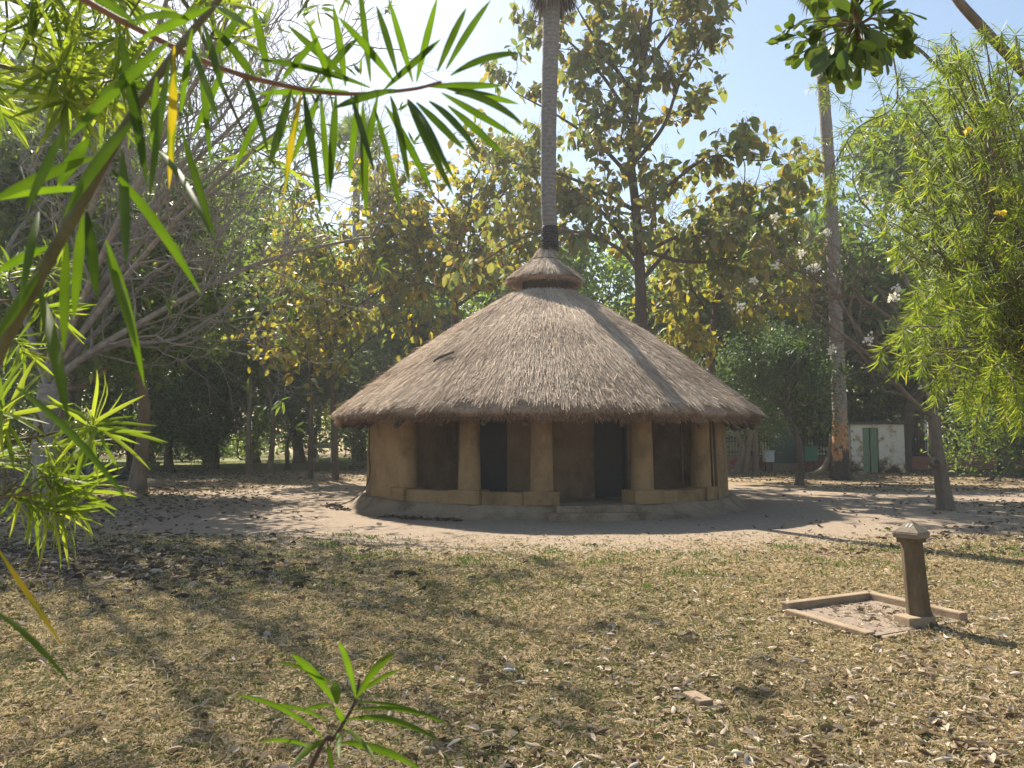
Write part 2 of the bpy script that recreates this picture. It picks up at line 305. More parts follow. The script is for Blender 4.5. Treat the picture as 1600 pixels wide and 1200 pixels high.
HX, HY = 0.91, 21.1             # centre of the hut
def ground_mat():
    m, t, p, L = new_mat('ground_soil_and_dry_grass')
    tc = t.nodes.new('ShaderNodeTexCoord')
    def vdist(c, scale):
        mp = t.nodes.new('ShaderNodeMapping'); mp.inputs['Location'].default_value = (-c[0] * scale[0], -c[1] * scale[1], 0); mp.inputs['Scale'].default_value = (*scale, 0)
        L(tc.outputs['Object'], mp.inputs[0])
        ln = t.nodes.new('ShaderNodeVectorMath'); ln.operation = 'LENGTH'; L(mp.outputs[0], ln.inputs[0]); return ln.outputs['Value']
    big = noise(t, 0.55, 5, 0.6); mid = noise(t, 2.6, 7, 0.7); fine = noise(t, 38, 6, 0.75); mid2 = noise(t, 9, 6, 0.7)
    def math_(op, a, b):
        n = t.nodes.new('ShaderNodeMath'); n.operation = op
        for k, v in enumerate((a, b)):
            if isinstance(v, (int, float)): n.inputs[k].default_value = v
            else: L(v, n.inputs[k])
        return n.outputs[0]
    # bare yard round the hut and the track that leaves it on the right
    d = math_('MULTIPLY', vdist((HX, HY + .5), (1 / 11.8, 1 / 11.8)), 1.0)
    d2 = vdist((19, 22.5), (1 / 16.0, 1 / 2.6))
    dm = math_('MINIMUM', d, d2)
    dm = math_('ADD', dm, math_('MULTIPLY', math_('SUBTRACT', mid.outputs['Fac'], 0.5), 0.5))
    mr = t.nodes.new('ShaderNodeMapRange'); mr.inputs[1].default_value = 0.84; mr.inputs[2].default_value = 1.02; L(dm, mr.inputs[0])
    soil = ramp(t, [(0.3, (0.21, 0.163, 0.118)), (0.5, (0.29, 0.229, 0.17)), (0.72, (0.355, 0.287, 0.217))]); L(mid2.outputs['Fac'], soil.inputs[0])
    gr = ramp(t, [(0.30, (0.10, 0.088, 0.045)), (0.45, (0.21, 0.16, 0.095)), (0.6, (0.36, 0.27, 0.175)), (0.78, (0.43, 0.34, 0.23))])
    mixn = math_('ADD', math_('MULTIPLY', mid.outputs['Fac'], 0.55), math_('MULTIPLY', fine.outputs['Fac'], 0.45)); L(mixn, gr.inputs[0])
    mx = t.nodes.new('ShaderNodeMix'); mx.data_type = 'RGBA'; L(mr.outputs[0], mx.inputs[0]); L(soil.outputs[0], mx.inputs[6]); L(gr.outputs[0], mx.inputs[7])
    # greener lawn in the far left
    far = vdist((-22, 62), (1 / 34.0, 1 / 20.0)); mf = t.nodes.new('ShaderNodeMapRange'); mf.inputs[1].default_value = 0.8; mf.inputs[2].default_value = 1.0; mf.inputs[3].default_value = 0.8; mf.inputs[4].default_value = 0
    L(far, mf.inputs[0])
    m2 = t.nodes.new('ShaderNodeMix'); m2.data_type = 'RGBA'; L(mf.outputs[0], m2.inputs[0]); L(mx.outputs[2], m2.inputs[6]); m2.inputs[7].default_value = (0.17, 0.20, 0.07, 1)
    L(m2.outputs[2], p.inputs['Base Color']); p.inputs['Roughness'].default_value = 0.95; p.inputs['Specular IOR Level'].default_value = 0.1
    b = t.nodes.new('ShaderNodeBump'); b.inputs['Strength'].default_value = 0.7; b.inputs['Distance'].default_value = 0.03
    L(math_('ADD', fine.outputs['Fac'], math_('MULTIPLY', mid2.outputs['Fac'], 1.5)), b.inputs['Height']); L(b.outputs[0], p.inputs['Normal'])
    return m
M['ground'] = ground_mat()

def bare(x, y):
    """0 in the bare yard, 1 where grass grows"""
    d = np.hypot(x - HX, y - HY - .5) / 11.8
    d2 = np.hypot((x - 19) / 16.0, (y - 22.5) / 2.6)
    return np.clip((np.minimum(d, d2) - 0.84) / 0.18, 0, 1)

# ------------------------------------------------------------------ ground
g = G()
u = np.linspace(-1, 1, 241); xs = 150 * np.sinh(3.6 * u) / math.sinh(3.6); ys = 12 + 148 * np.sinh(3.6 * u) / math.sinh(3.6)
X, Y = np.meshgrid(xs, ys); fade = np.clip(1.6 - np.hypot(X, Y - 12) / 50, 0, 1)
Z = gz(X, Y) * fade
n = len(u); i = np.arange(n - 1)[:, None] * n; j = np.arange(n - 1)[None]
g.add(np.stack([X, Y, Z], -1), np.stack([i + j, i + j + 1, i + n + j + 1, i + n + j], -1).reshape(-1, 4))
tag(g.obj('ground', M['ground'], smooth=True), 'dry lawn and bare sandy yard round the hut', kind='structure')

# ------------------------------------------------------------------ leaves
def strip(ts, ws, droop=0.0, fold=0.0, wave=0.0, cols=3):
    """leaf outline: x along the leaf (0..1), y across, z up; returns vertices and quads"""
    V = []
    for t, w_ in zip(ts, ws):
        z = -droop * t * t + wave * math.sin(6 * t)
        if cols == 3: V += [(t, w_, z + fold * abs(w_)), (t, 0, z), (t, -w_, z + fold * abs(w_))]
        else: V += [(t, w_, z), (t, -w_, z)]
    q = []
    for k in range(len(ts) - 1):
        for c in range(cols - 1): q.append((k * cols + c, k * cols + c + 1, (k + 1) * cols + c + 1, (k + 1) * cols + c))
    return np.array(V, float), np.array(q)

T_BROAD = strip([0, .08, .3, .6, .85, 1], [.015, .05, .23, .29, .17, .01], .28, .35)
T_SMALL = (np.array([(0, 0, 0), (.45, .27, .06), (1, 0, -.08), (.45, -.27, .06)], float), np.array([(0, 1, 2), (0, 2, 3)]))
T_LIN = strip([0, .15, .5, .8, 1], [.010, .028, .036, .026, .003], .25, 0, cols=2)
T_LIN3 = strip([0, .06, .2, .4, .6, .8, .92, 1], [.008, .018, .030, .036, .034, .024, .012, .002], .2, .3)
T_OBOV = strip([0, .1, .3, .55, .78, .93, 1], [.02, .035, .12, .22, .25, .15, .03], .15, .25, .02)

def frames(D, N):
    x = nrm(D); z = nrm(N - (N * x).sum(-1, keepdims=True) * x); y = np.cross(z, x)
    return np.stack([x, y, z], 1)

def leaves(g, tmpl, P, Fr, S, rnd, wscale=None):
    V, q = tmpl; k = len(V)
    T = np.broadcast_to(V, (len(P), k, 3)).copy()
    if wscale is not None: T[:, :, 1] *= np.asarray(wscale)[:, None]
    W = P[:, None] + S[:, None, None] * np.einsum('nki,nij->nkj', T, Fr)
    g.add(W, (q[None] + (np.arange(len(P)) * k)[:, None, None]).reshape(-1, q.shape[1]), np.repeat(rnd, k))

def leaf_variants(name, tmpl, mat, n=10, seed=1, smooth=True, lo=0, hi=1):
    out = []; rg = np.random.default_rng(seed)
    for k in range(n):
        V, q = tmpl; V = V.copy()
        V[:, 2] += -rg.uniform(-.06, .16) * V[:, 0] ** 2 + rg.uniform(-.06, .06) * np.sin(V[:, 0] * 5)
        V[:, 1] += rg.uniform(-.05, .05) * V[:, 0] ** 2
        gg = G(); gg.add(V, q, lo + (hi - lo) * (k + .5) / n); out.append(gg.mesh(name, mat, smooth))
    return out

def leaf_objects(parent, variants, P, Fr, S, rnd, name='leaf'):
    base = np.array(parent.location)
    for p, f, s, r in zip(P, Fr, S, rnd):
        o = bpy.data.objects.new(name, variants[min(int(r * len(variants)), len(variants) - 1)]); link(o, parent)
        m = Matrix(f.T.tolist()).to_4x4() @ Matrix.Diagonal((s, s, s, 1)); m.translation = Vector(p - base); o.matrix_basis = m

def split_leaves(parent, mat, tmpl, variants, P, Fr, S, rnd, n_single=300, part='crown'):
    """the leaves that show largest become parts of their own, the rest one part"""
    rel = P - EYE; inview = (np.abs(rel[:, 0] / rel[:, 1]) < .68) & (rel[:, 2] / rel[:, 1] < .60) & (rel[:, 1] > .2)
    size = np.where(inview, S / np.maximum(rel[:, 1], .2), 0)
    order = np.argsort(-size); a, b = order[:n_single], order[n_single:]
    leaf_objects(parent, variants, P[a], Fr[a], S[a], rnd[a])
    if len(b):
        g = G(); leaves(g, tmpl, P[b], Fr[b], S[b], rnd[b]); tag(g.obj(part, mat, parent, True), kind='stuff')

# ------------------------------------------------------------------ tree growth
def rot_about(v, ax, a):
    return v * math.cos(a) + np.cross(ax, v) * math.sin(a) + ax * np.dot(ax, v) * (1 - math.cos(a))

def grow(rg, g, tips, p, d, L, r, lev, c):
    n = c.get('seg', 4); pts = [p]; dd = nrm(d)
    for k in range(n):
        dd = nrm(dd + c.get('wob', .16) * rg.normal(size=3) + np.array([0, 0, c.get('up', .05)]))
        pts.append(pts[-1] + dd * L / n)
    pts = np.array(pts); tp = c.get('taper', .6)
    g.tube(pts, np.linspace(r, r * tp, n + 1), max(3, 7 - 2 * (c['lev'] - lev) if False else (6 if lev >= 2 else 4)), rg.random(), cap=False)
    if lev <= 0:
        tips.append((pts[-1], dd)); return
    if lev <= c.get('midtips', 1):
        for k in range(1, n): tips.append((pts[k], dd))
    kids = c.get('kids', 3)
    for k in range(kids):
        ang = c.get('ang', .7) * rg.uniform(.6, 1.3)
        ax = np.cross(dd, rg.normal(size=3)); ax = nrm(ax)
        nd = rot_about(dd, ax, ang if (k or not c.get('lead', True)) else ang * .3)
        t = 1.0 if (c.get('fork') or k == 0) else rg.uniform(.35, .95)
        q = pts[min(int(round(t * n)), n)]
        grow(rg, g, tips, q, nd, L * c.get('ratio', .68) * rg.uniform(.8, 1.2), r * tp * (1 if k == 0 else .75), lev - 1, c)

def leaf_cluster(rg, tips, m, spread, size, droop=.3, out=.6, crown_c=None):
    """m leaves about every twig tip"""
    P = np.repeat(np.array([t[0] for t in tips]), m, 0); D0 = np.repeat(np.array([t[1] for t in tips]), m, 0)
    n = len(P)
    off = rg.normal(size=(n, 3)) * spread
    P = P + off
    D = nrm(out * D0 + rg.normal(size=(n, 3)) * .7 + np.array([0, 0, -droop]))
    N = rg.normal(size=(n, 3)) * .6 + np.array([0, 0, 1.0])
    return P, frames(D, N), size * rg.uniform(.6, 1.25, n), rg.random(n)

# ------------------------------------------------------------------ hut
hut = thing('round_hut', 'round mud hut with conical thatched roof and pillared verandah', 'hut', (HX, HY, 0))
C = (HX, HY)
def dirv(a): return np.array([math.sin(a), -math.cos(a), 0])
def hp(a, r, z=0): return np.array([HX, HY, z]) + dirv(a) * r
rg = np.random.default_rng(3)
def lumpy(amp, f=3.0, fz=4.0):
    def w_(V):
        a = np.arctan2(V[..., 0] - HX, V[..., 1] - HY); rr = np.hypot(V[..., 0] - HX, V[..., 1] - HY)
        d = amp * (np.sin(a * f * 5 + V[..., 2] * fz) + .6 * np.sin(a * f * 11 + 2 + V[..., 2] * 2) + .5 * np.sin(a * f * 23 + 1 - V[..., 2] * 3)) * np.clip(rr, 0, 1)
        V = V.copy(); V[..., 0] += np.sin(math.pi - a) * 0 + (V[..., 0] - HX) / np.maximum(rr, .01) * d; V[..., 1] += (V[..., 1] - HY) / np.maximum(rr, .01) * d
        return V
    return w_
g = G(); g.lathe([(5.45, -.06), (5.30, .005), (5.16, .06), (5.03, .17), (4.97, .24), (4.90, .268), (4.4, .27), (.4, .27)], C, 160, wob=lumpy(.018))
g.obj('plinth', M['mud_pale'], hut, True)
ENT = R(10.3)
g = G(); s = hp(ENT, 4.70, .10); g.box(s, (1.86, .9, .36), ENT); g.obj('step', M['mud_pale'], hut, bevel=.02)
g = G(); s = hp(ENT - .01, 5.05, .035); g.box(s, (2.1, .85, .23), ENT - .01); g.obj('step', M['mud_pale'], hut, bevel=.025)
# outer wall round the back, ends beside the verandah
def ring_wall(name, a0, a1, r0, r1, z0, z1, mat, batter=0.0, k=64, bev=0):
    g = G()
    prof = [(r0, z0), (r1 + batter, z0), (r1 + batter * .4, z0 + (z1 - z0) * .5), (r1, z1), (r0, z1), (r0, z0)]
    V = g.lathe(prof, C, k, a0, a1)
    for e in (0, k - 1):
        ring = V[:5, e]; g.add(ring, [list(range(5))] if e else [list(range(5))[::-1]])
    return g.obj(name, mat, hut, False, bev)
ring_wall('outer_wall', R(53), R(313.5), 4.55, 4.76, .25, 2.62, M['mud'], .05, 120)
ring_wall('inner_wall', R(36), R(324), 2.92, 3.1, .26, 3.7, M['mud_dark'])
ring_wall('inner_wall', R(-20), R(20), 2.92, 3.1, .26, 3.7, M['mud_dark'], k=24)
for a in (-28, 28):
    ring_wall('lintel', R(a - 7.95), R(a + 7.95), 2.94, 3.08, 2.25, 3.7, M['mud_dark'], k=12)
    d = thing_d = None
    g = G(); g.box(hp(R(a), 2.98, 1.255), (.80, .045, 1.97), R(a)); d = g.obj('door', M['door'], hut, bevel=.006)
    for sx in (-1, 1):
        for zz in (.72, 1.62):
            g = G(); c_ = hp(R(a), 3.008, zz) + sx * .19 * np.array([math.cos(R(a)), math.sin(R(a)), 0]); g.box(c_, (.27, .02, .62 if zz < 1 else .78), R(a)); o = g.obj('panel', M['door'], hut, bevel=.006); o.parent = d; o.matrix_parent_inverse = Matrix.Translation(-hut.location)
    g = G(); tv = np.array([math.cos(R(a)), math.sin(R(a)), 0])
    for sx in (-1, 1): g.box(hp(R(a), 3.03, 1.26) + sx * .43 * tv, (.06, .14, 1.98), R(a))
    g.box(hp(R(a), 3.035, 2.25 - .03), (.92, .15, .06), R(a)); g.obj('door_frame', M['door'], hut)
for a in (-49.5, 54.5):
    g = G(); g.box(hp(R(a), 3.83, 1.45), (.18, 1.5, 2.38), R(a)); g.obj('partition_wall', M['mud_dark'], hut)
PIL = (-45.4, -23.2, -3.4, 24.5, 48.6)
for k, a in enumerate(PIL):
    c_ = hp(R(a), 4.66)
    g = G(); rb = .25 if 0 < k < 4 else .235
    th = [(rb + .012, .50), (rb, .58), (rb - .008, 1.0), (rb - .022, 1.6), (rb - .036, 2.2), (rb - .04, 2.75)]
    V = g.lathe(th, c_[:2], 40); g.obj('pillar', M['mud'], hut, True)
    wd = .76 if 0 < k < 4 else .5
    g = G(); g.box(hp(R(a), 4.68, .41), (wd, .56, .295), R(a)); g.obj('pillar_base', M['mud'], hut, bevel=.018)
for a0, a1 in ((PIL[0] + 2.5, PIL[1] - 4.6), (PIL[1] + 4.6, PIL[2] - 4.6), (PIL[3] + 4.6, PIL[4] - 2.5)):
    ring_wall('parapet', R(a0), R(a1), 4.46, 4.885, .25, .53, M['mud'], .01, 16, .012)
g = G(); g.tube([hp(R(52.0), 4.93, .25), hp(R(52.2), 4.88, 1.2), hp(R(52.0), 4.86, 2.3)], .035, 8); g.obj('corner_pole', M['pole'], hut, True)
g = G(); g.tube([hp(R(45), 4.35, .27), hp(R(45), 4.32, 2.5)], .03, 8); g.obj('corner_pole', M['pole'], hut, True)

R_E, Z_E = 5.60, 2.34
def ztop(r): 
    t = np.clip((R_E - r) / (R_E - .72), 0, 1)
    return Z_E + (5.82 - Z_E) * t + .17 * np.sin(math.pi * t) - .05 * np.clip(1 - t / .06, 0, 1)
def zund(r): return 2.09 + (R_E - r) * .70
for k in range(34):
    a = k * 2 * math.pi / 34 + .07 + rg.normal() * .012
    g = G(); e = rg.uniform(5.42, 5.52)
    g.tube([hp(a, e, 1.93 + (5.5 - e) * .7 + rg.normal() * .012), hp(a, 4.0, 3.0), hp(a, 1.0, 5.15)], rg.uniform(.05, .066), 8); g.obj('rafter', M['pole'], hut, True)
rr = np.linspace(.88, R_E - .04, 26)
prof = [(r, ztop(r) - .05) for r in rr] + [(R_E - .03, Z_E - .12), (R_E - .08, 2.11)] + [(r, zund(r) + .03) for r in rr[::-1][1:]]
g = G(); g.lathe(prof, C, 144, wob=lumpy(.012, 4)); roof = g.obj('thatched_roof', M['thatch_core'], hut, True)

def straw(g, n, r_of, z_of, slope_of, L, wd, lift, seed, jit=.12, a0=-math.pi, a1=math.pi, fuzz=.03):
    rs = np.random.default_rng(seed)
    r = r_of(rs, n); a = rs.uniform(a0, a1, n); z = z_of(r) + rs.normal(size=n) * fuzz * .4 - .01
    bundle = .5 + .5 * np.sin(a * 97 + np.sin(r * 3.1) * 2) * np.sin(r * 7 + a * 31)
    out = np.stack([np.sin(a), -np.cos(a), np.zeros(n)], -1); tan = np.stack([np.cos(a), np.sin(a), np.zeros(n)], -1)
    sl = slope_of(r)
    D = nrm(out * np.cos(sl)[:, None] - np.array([0, 0, 1.0]) * np.sin(sl)[:, None] + tan * (rs.normal(size=n) * jit)[:, None])
    N = nrm(out * np.sin(sl)[:, None] + np.array([0, 0, 1.0]) * np.cos(sl)[:, None])
    Ls = L * rs.uniform(.6, 1.4, n) * (1 + .3 * np.sin(a * 41) * np.sin(a * 17 + 1) + .15 * np.sin(a * 7)); W = wd * rs.uniform(.5, 1.5, n)
    P = np.stack([HX + out[:, 0] * r, HY + out[:, 1] * r, z], -1)
    side = nrm(np.cross(N, D) + N * rs.normal(size=n)[:, None] * .4)
    tip = P + D * Ls[:, None] + N * (lift * rs.uniform(.2, 1.5, n))[:, None]
    V = np.stack([P - side * W[:, None] / 2, P + side * W[:, None] / 2, tip + side * W[:, None] * .3, tip - side * W[:, None] * .3], 1)
    patch = .22 * np.sin(a * 6 + r * 1.3) * np.sin(r * 2.2 - a * 3 + 1)
    c = np.clip(.45 + .22 * rs.normal(size=n) + .10 * (bundle - .5) + patch, 0, 1)
    g.add(V, np.arange(4 * n).reshape(-1, 4), np.repeat(c, 4))
g = G()
straw(g, 170000, lambda s, n: np.sqrt(s.uniform(.9 ** 2, 5.37 ** 2, n)), lambda r: ztop(r), lambda r: np.full(len(r), math.atan(.715)), .36, .0085, .022, 5, .09)
straw(g, 1500, lambda s, n: np.sqrt(s.uniform(1.0, 5.4 ** 2, n)), lambda r: ztop(r) + .02, lambda r: np.full(len(r), math.atan(.66)), .34, .011, .09, 6, .55)
tag(g.obj('straw', M['thatch'], hut), kind='stuff')
g = G()
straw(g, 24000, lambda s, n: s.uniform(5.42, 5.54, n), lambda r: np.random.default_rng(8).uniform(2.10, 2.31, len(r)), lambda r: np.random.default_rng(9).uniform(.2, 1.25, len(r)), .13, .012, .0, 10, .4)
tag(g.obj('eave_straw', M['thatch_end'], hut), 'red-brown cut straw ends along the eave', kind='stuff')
# small cap round the palm trunk
capt = np.array([(.17, 6.98), (.24, 6.84), (.36, 6.66), (.60, 6.46), (.83, 6.29), (1.01, 6.09)])
zc = lambda r: np.interp(r, capt[:, 0], capt[:, 1])
g = G(); g.lathe([(.15, 6.97)] + [(r - .02, z - .04) for r, z in capt[1:]] + [(1.02, 5.99), (.96, 5.91), (.87, 5.93), (.62, 6.18), (.2, 6.45)], C, 96, wob=lumpy(.01, 4))
g.obj('thatched_cap', M['thatch_core'], hut, True)
g = G()
straw(g, 9000, lambda s, n: .16 + .80 * np.sqrt(s.uniform(0, 1, n)), zc, lambda r: np.interp(r, [.15, .4, .9], [1.15, .82, .72]), .2, .011, .02, 12, .1)
tag(g.obj('cap_straw', M['thatch'], hut), kind='stuff')
g = G()
straw(g, 4200, lambda s, n: s.uniform(.93, 1.0, n), lambda r: np.random.default_rng(13).uniform(5.95, 6.1, len(r)), lambda r: np.random.default_rng(14).uniform(.7, 1.7, len(r)), .07, .010, .0, 15, .4)
tag(g.obj('cap_eave_straw', M['thatch_end'], hut), kind='stuff')
g = G(); th = np.linspace(0, 2 * math.pi, 33); g.tube(np.stack([HX + .40 * np.cos(th), HY + .40 * np.sin(th), np.full(33, 6.635)], -1), .012, 5, cap=False); g.obj('binding_cord', M['pole'], hut, True)
g = G(); g.lathe([(.62, 5.2), (.62, 6.2), (.5, 6.2), (.5, 5.2)], C, 40); g.obj('vent_shade_drum', M['pole'], hut)  # dark drum added so the gap under the cap looks shaded
for k in range(14):
    z = 6.95 + k * .048; th = np.linspace(0, 2 * math.pi, 25); rad = .232 - .0012 * k + .008 * rg.random()
    px_ = pt(859, 388, HY)[0]
    g = G(); g.tube(np.stack([px_ + rad * np.cos(th), HY + rad * np.sin(th), z + .018 * np.sin(th + k)], -1), .028, 6, cap=False); g.obj('binding', M['black'], hut, True)

# the dry frond lying on the roof, the cable down the wall
a = math.atan2(pt(695, 563, 17.6)[0] - HX, HY - 17.6)
def onroof(px, py):
    y = 17.5
    for _ in range(30):
        p = pt(px, py, y); r = math.hypot(p[0] - HX, p[1] - HY); y += (p[2] - ztop(r)) * .4 * -1 if False else (ztop(r) - p[2]) * -.5
        y = min(max(y, 15.6), 20.5)
    return pt(px, py, y) + np.array([0, -.03, .08])
g = G(); pp = spline([onroof(678, 571), onroof(690, 563), onroof(702, 559), onroof(710, 556)], 12)
wv = .075 * np.sin(np.linspace(.25, 3.0, 12)) + .012
sd_ = nrm(np.cross(np.gradient(pp, axis=0), [0, -.6, .8]))
V = np.concatenate([pp + sd_ * wv[:, None] + [0, 0, .02], pp + [0, 0, .05], pp - sd_ * wv[:, None], pp - [0, 0, .015]])
q = []
for k in range(11):
    for b0, b1 in ((0, 12), (12, 24), (24, 36), (36, 0)): q.append((b0 + k, b0 + k + 1, b1 + k + 1, b1 + k))
g.add(V, np.array(q)); tag(g.obj('dry_leaf_sheath', M['bark_dark'], None, True), 'dark curled dry leaf sheath lying on the thatched roof', 'leaf sheath')
g = G(); g.tube(spline([hp(R(-66), 5.05, 2.2), hp(R(-67), 4.86, 2.0), hp(R(-68), 4.84, 1.3), hp(R(-66), 4.85, .8), hp(R(-68), 4.98, .36), hp(R(-72), 5.35, .06), hp(R(-74), 5.7, .02)], 40), .014, 6)
tag(g.obj('cable', M['black'], None, True), 'black cable hanging down the outer mud wall to the ground', 'cable')

# ------------------------------------------------------------------ palms
def fan_frond(g, rs, p, d, stalk, rad, dead=0):
    d = nrm(d); end = p + d * stalk; g.tube([p, (p + end) / 2 + [0, 0, .06], end], [.035, .025, .018], 4, rs.random())
    up = nrm(np.cross(np.cross(d, [0, 0, 1.0]) + 1e-3, d)); sdv = nrm(np.cross(d, up)); n = 26
    for k in range(n):
        a = (k / (n - 1) - .5) * 4.4
        dd = nrm(d * math.cos(a) + sdv * math.sin(a) + up * .12 * rs.normal()); L = rad * (1 - .12 * abs(a)) * rs.uniform(.85, 1.1)
        w_ = nrm(np.cross(dd, up)) * L * .045; mid = end + dd * L * .55; tip = end + dd * L + np.array([0, 0, -L * (.12 + .35 * dead)])
        g.add([end, mid + w_, tip, mid - w_], np.array([(0, 1, 2, 3)]), rs.random())
def palm(label, path, r0, r1, mat, n_fr, rad, seed, skirt=14, flare=1.0):
    rs = np.random.default_rng(seed); path = np.asarray(path, float)
    t = thing('palm_tree', label, 'palm tree', path[0])
    P = spline(path, 60); rad_ = np.linspace(r0, r1, 60) * (1 + (flare - 1) * np.exp(-np.linspace(0, 1, 60) * 16)) * (1 + .03 * np.sin(np.arange(60) * 2.1))
    g = G(); g.tube(P, rad_, 20); g.obj('trunk', mat, t, True)
    top = P[-1]
    for k in range(n_fr):
        g = G(); a = k * 2.4; el = R(5 + 75 * (k / n_fr))
        fan_frond(g, rs, top, np.array([math.cos(a) * math.cos(el), math.sin(a) * math.cos(el), math.sin(el)]), rad * rs.uniform(.7, 1), rad * rs.uniform(.8, 1)); g.obj('frond', M['green'], t)
    for k in range(skirt):
        g = G(); a = k * 2.4 + .5; fan_frond(g, rs, top - [0, 0, .1 + .3 * rs.random()], np.array([math.cos(a) * .45, math.sin(a) * .45, -1]), rad * .45, rad * .55, 1); g.obj('dead_frond', M['litter_dark'], t)
    return t
b0 = pt(859, 388, HY)
palm('tall palm with slim grey ringed trunk rising through the hut roof', [(b0[0], HY, 0), (b0[0], HY, 3.5), pt(859, 388, HY), pt(857, 300, HY), pt(857.5, 180, HY), pt(860, 80, HY), pt(862, 0, HY), pt(864, -75, HY)], .19, .245, M['palm'], 20, 1.5, 21, 26)
palm('thick palm with charred base and peeling orange bark by the shed', [pt(1313, 748, 33), pt(1313, 700, 33), pt(1312, 640, 33), pt(1307, 520, 33), pt(1300, 350, 33), pt(1291, 200, 33), pt(1283, 90, 33), pt(1279, -10, 33), pt(1277, -60, 33)], .33, .21, M['palm_charred'], 20, 1.8, 22, 16, 1.45)
palm('distant hazy fan palm rising above the trees left of the roof', [pt(556, 712, 62) * [1, 1, 0], pt(556, 420, 62), pt(557, 300, 62), pt(560, 235, 62)], .28, .3, M['palm'], 26, 1.9, 23, 14)
palm('slim distant palm trunk showing between yellow teak leaves', [pt(800, 712, 58) * [1, 1, 0], pt(798, 450, 58), pt(795, 330, 58), pt(792, 262, 58)], .24, .22, M['palm'], 22, 1.7, 24, 6)

# ------------------------------------------------------------------ teak trees
V_TEAK = leaf_variants('leaf', T_BROAD, M['teak'], 12, 4)
V_TEAKY = leaf_variants('leaf', T_BROAD, M['teak_yellow'], 12, 5)
def limb(g, tips, rs, P, r0, r1, n_kids, L, lev, c, k=8, tmin=.3):
    P = spline(P, 24); g.tube(P, np.linspace(r0, r1, 24), k, rs.random())
    for q in range(n_kids):
        t = tmin + (1 - tmin) * (q + rs.random()) / n_kids; i_ = min(int(t * 23), 22)
        d = nrm(P[i_ + 1] - P[i_]); ax = nrm(np.cross(d, rs.normal(size=3)))
        grow(rs, g, tips, P[i_], rot_about(d, ax, rs.uniform(.5, 1.1)), L * rs.uniform(.6, 1.2), max(r1 * .8, .02), lev, c)
    grow(rs, g, tips, P[-1], P[-1] - P[-2], L, r1, lev, c)
    return P

def teak(label, depth, trunk, limbs, seed, mat, var, leaf=.42, m=6, n_single=300, r0=.27, L=1.5, bark='bark_dark', pan=.18):
    rs = np.random.default_rng(seed); base = pt(*trunk[0], depth); base[2] = 0
    t = thing('teak_tree', label, 'tree', base)
    g = G(); tips = []; c = dict(seg=4, wob=.2, up=.03, taper=.6, kids=3, ang=.8, ratio=.62, lev=2, midtips=1)
    P = [base] + [pt(x, y, depth) for x, y in trunk[1:]]
    limb(g, tips, rs, P, r0, r0 * .18, 13, L, 2, c, 12, .42)
    for lm in limbs:
        dz = lm[0]; pts = [pt(x, y, depth + dz * k / max(1, len(lm) - 2)) for k, (x, y) in enumerate(lm[1:])]
        limb(g, tips, rs, pts, r0 * .36, r0 * .10, 7, L, 2, c, 8, .1)
    g.obj('trunk', M[bark], t, True)
    tp = [tips[k] for k in rs.permutation(len(tips))[:int(len(tips) * (.66 if mat is M['teak'] else .56))]]
    P, Fr, S, rn = leaf_cluster(rs, tp, m, .16, leaf, .75, .5)
    rn = np.clip(.62 * rn + .38 * np.repeat(rs.random(len(tp)), m), 0, 1)
    split_leaves(t, mat, T_BROAD, var, P, Fr, S, rn, n_single)
    # seed heads: airy brown sprays at some tips
    g = G()
    for k in rs.permutation(len(tips))[:int(len(tips) * pan)]:
        p, d = tips[k]; n = 26
        Q = p + np.array([0, 0, .3]) + rs.normal(size=(n, 3)) * [.22, .22, .18]
        leaves(g, T_SMALL, Q, frames(rs.normal(size=(n, 3)), rs.normal(size=(n, 3))), np.full(n, .05), rs.random(n))
        for b in range(5): g.tube([p, p + [0, 0, .12], Q[b]], .005, 3, .2, False)
    tag(g.obj('seed_heads', M['panicle'], t), kind='stuff')
    return t
teak('tall teak tree with large drooping leaves behind the hut roof', 29,
     [(1003, 740), (1002, 520), (1000, 430), (994, 330), (986, 250), (992, 170), (1006, 90), (1018, 10), (1010, -60)],
     [(-2, (1000, 428), (975, 395), (930, 370), (872, 360), (815, 372), (760, 405)),
      (1, (1001, 440), (1050, 385), (1105, 335), (1170, 305), (1205, 290)),
      (-2, (992, 330), (1050, 285), (1110, 245), (1170, 250)),
      (2, (988, 280), (935, 225), (870, 180), (815, 150)),
      (-1, (986, 260), (1035, 200), (1062, 130), (1095, 75)),
      (1, (990, 200), (950, 130), (905, 80), (860, 40)),
      (2, (994, 330), (920, 290), (850, 265), (800, 255)),
      (0, (1000, 120), (1040, 60), (1075, 30)),
      (-2, (1000, 400), (1060, 370), (1130, 372), (1185, 345)),
      (1, (1000, 410), (940, 330), (900, 300)),
      (2, (992, 150), (930, 60), (900, 10)),
      (-1, (998, 390), (1080, 410), (1160, 400))], 31, M['teak'], V_TEAK, .44, 4, 300, .26, 1.25)
teak('yellow-leaved teak tree with thin forked stem left of the hut', 32,
     [(525, 737), (521, 640), (516, 560), (528, 500), (552, 430), (570, 380)],
     [(-1, (516, 560), (490, 490), (470, 430), (455, 390)), (1, (528, 500), (570, 470), (620, 440), (665, 415)), (-1, (520, 590), (565, 540), (610, 510), (640, 500)),
      (0, (540, 460), (520, 400), (505, 360)), (1, (552, 430), (600, 380), (640, 350)), (-2, (520, 600), (480, 560), (450, 545))], 32, M['teak_yellow'], V_TEAKY, .36, 4, 160, .15, 1.4)
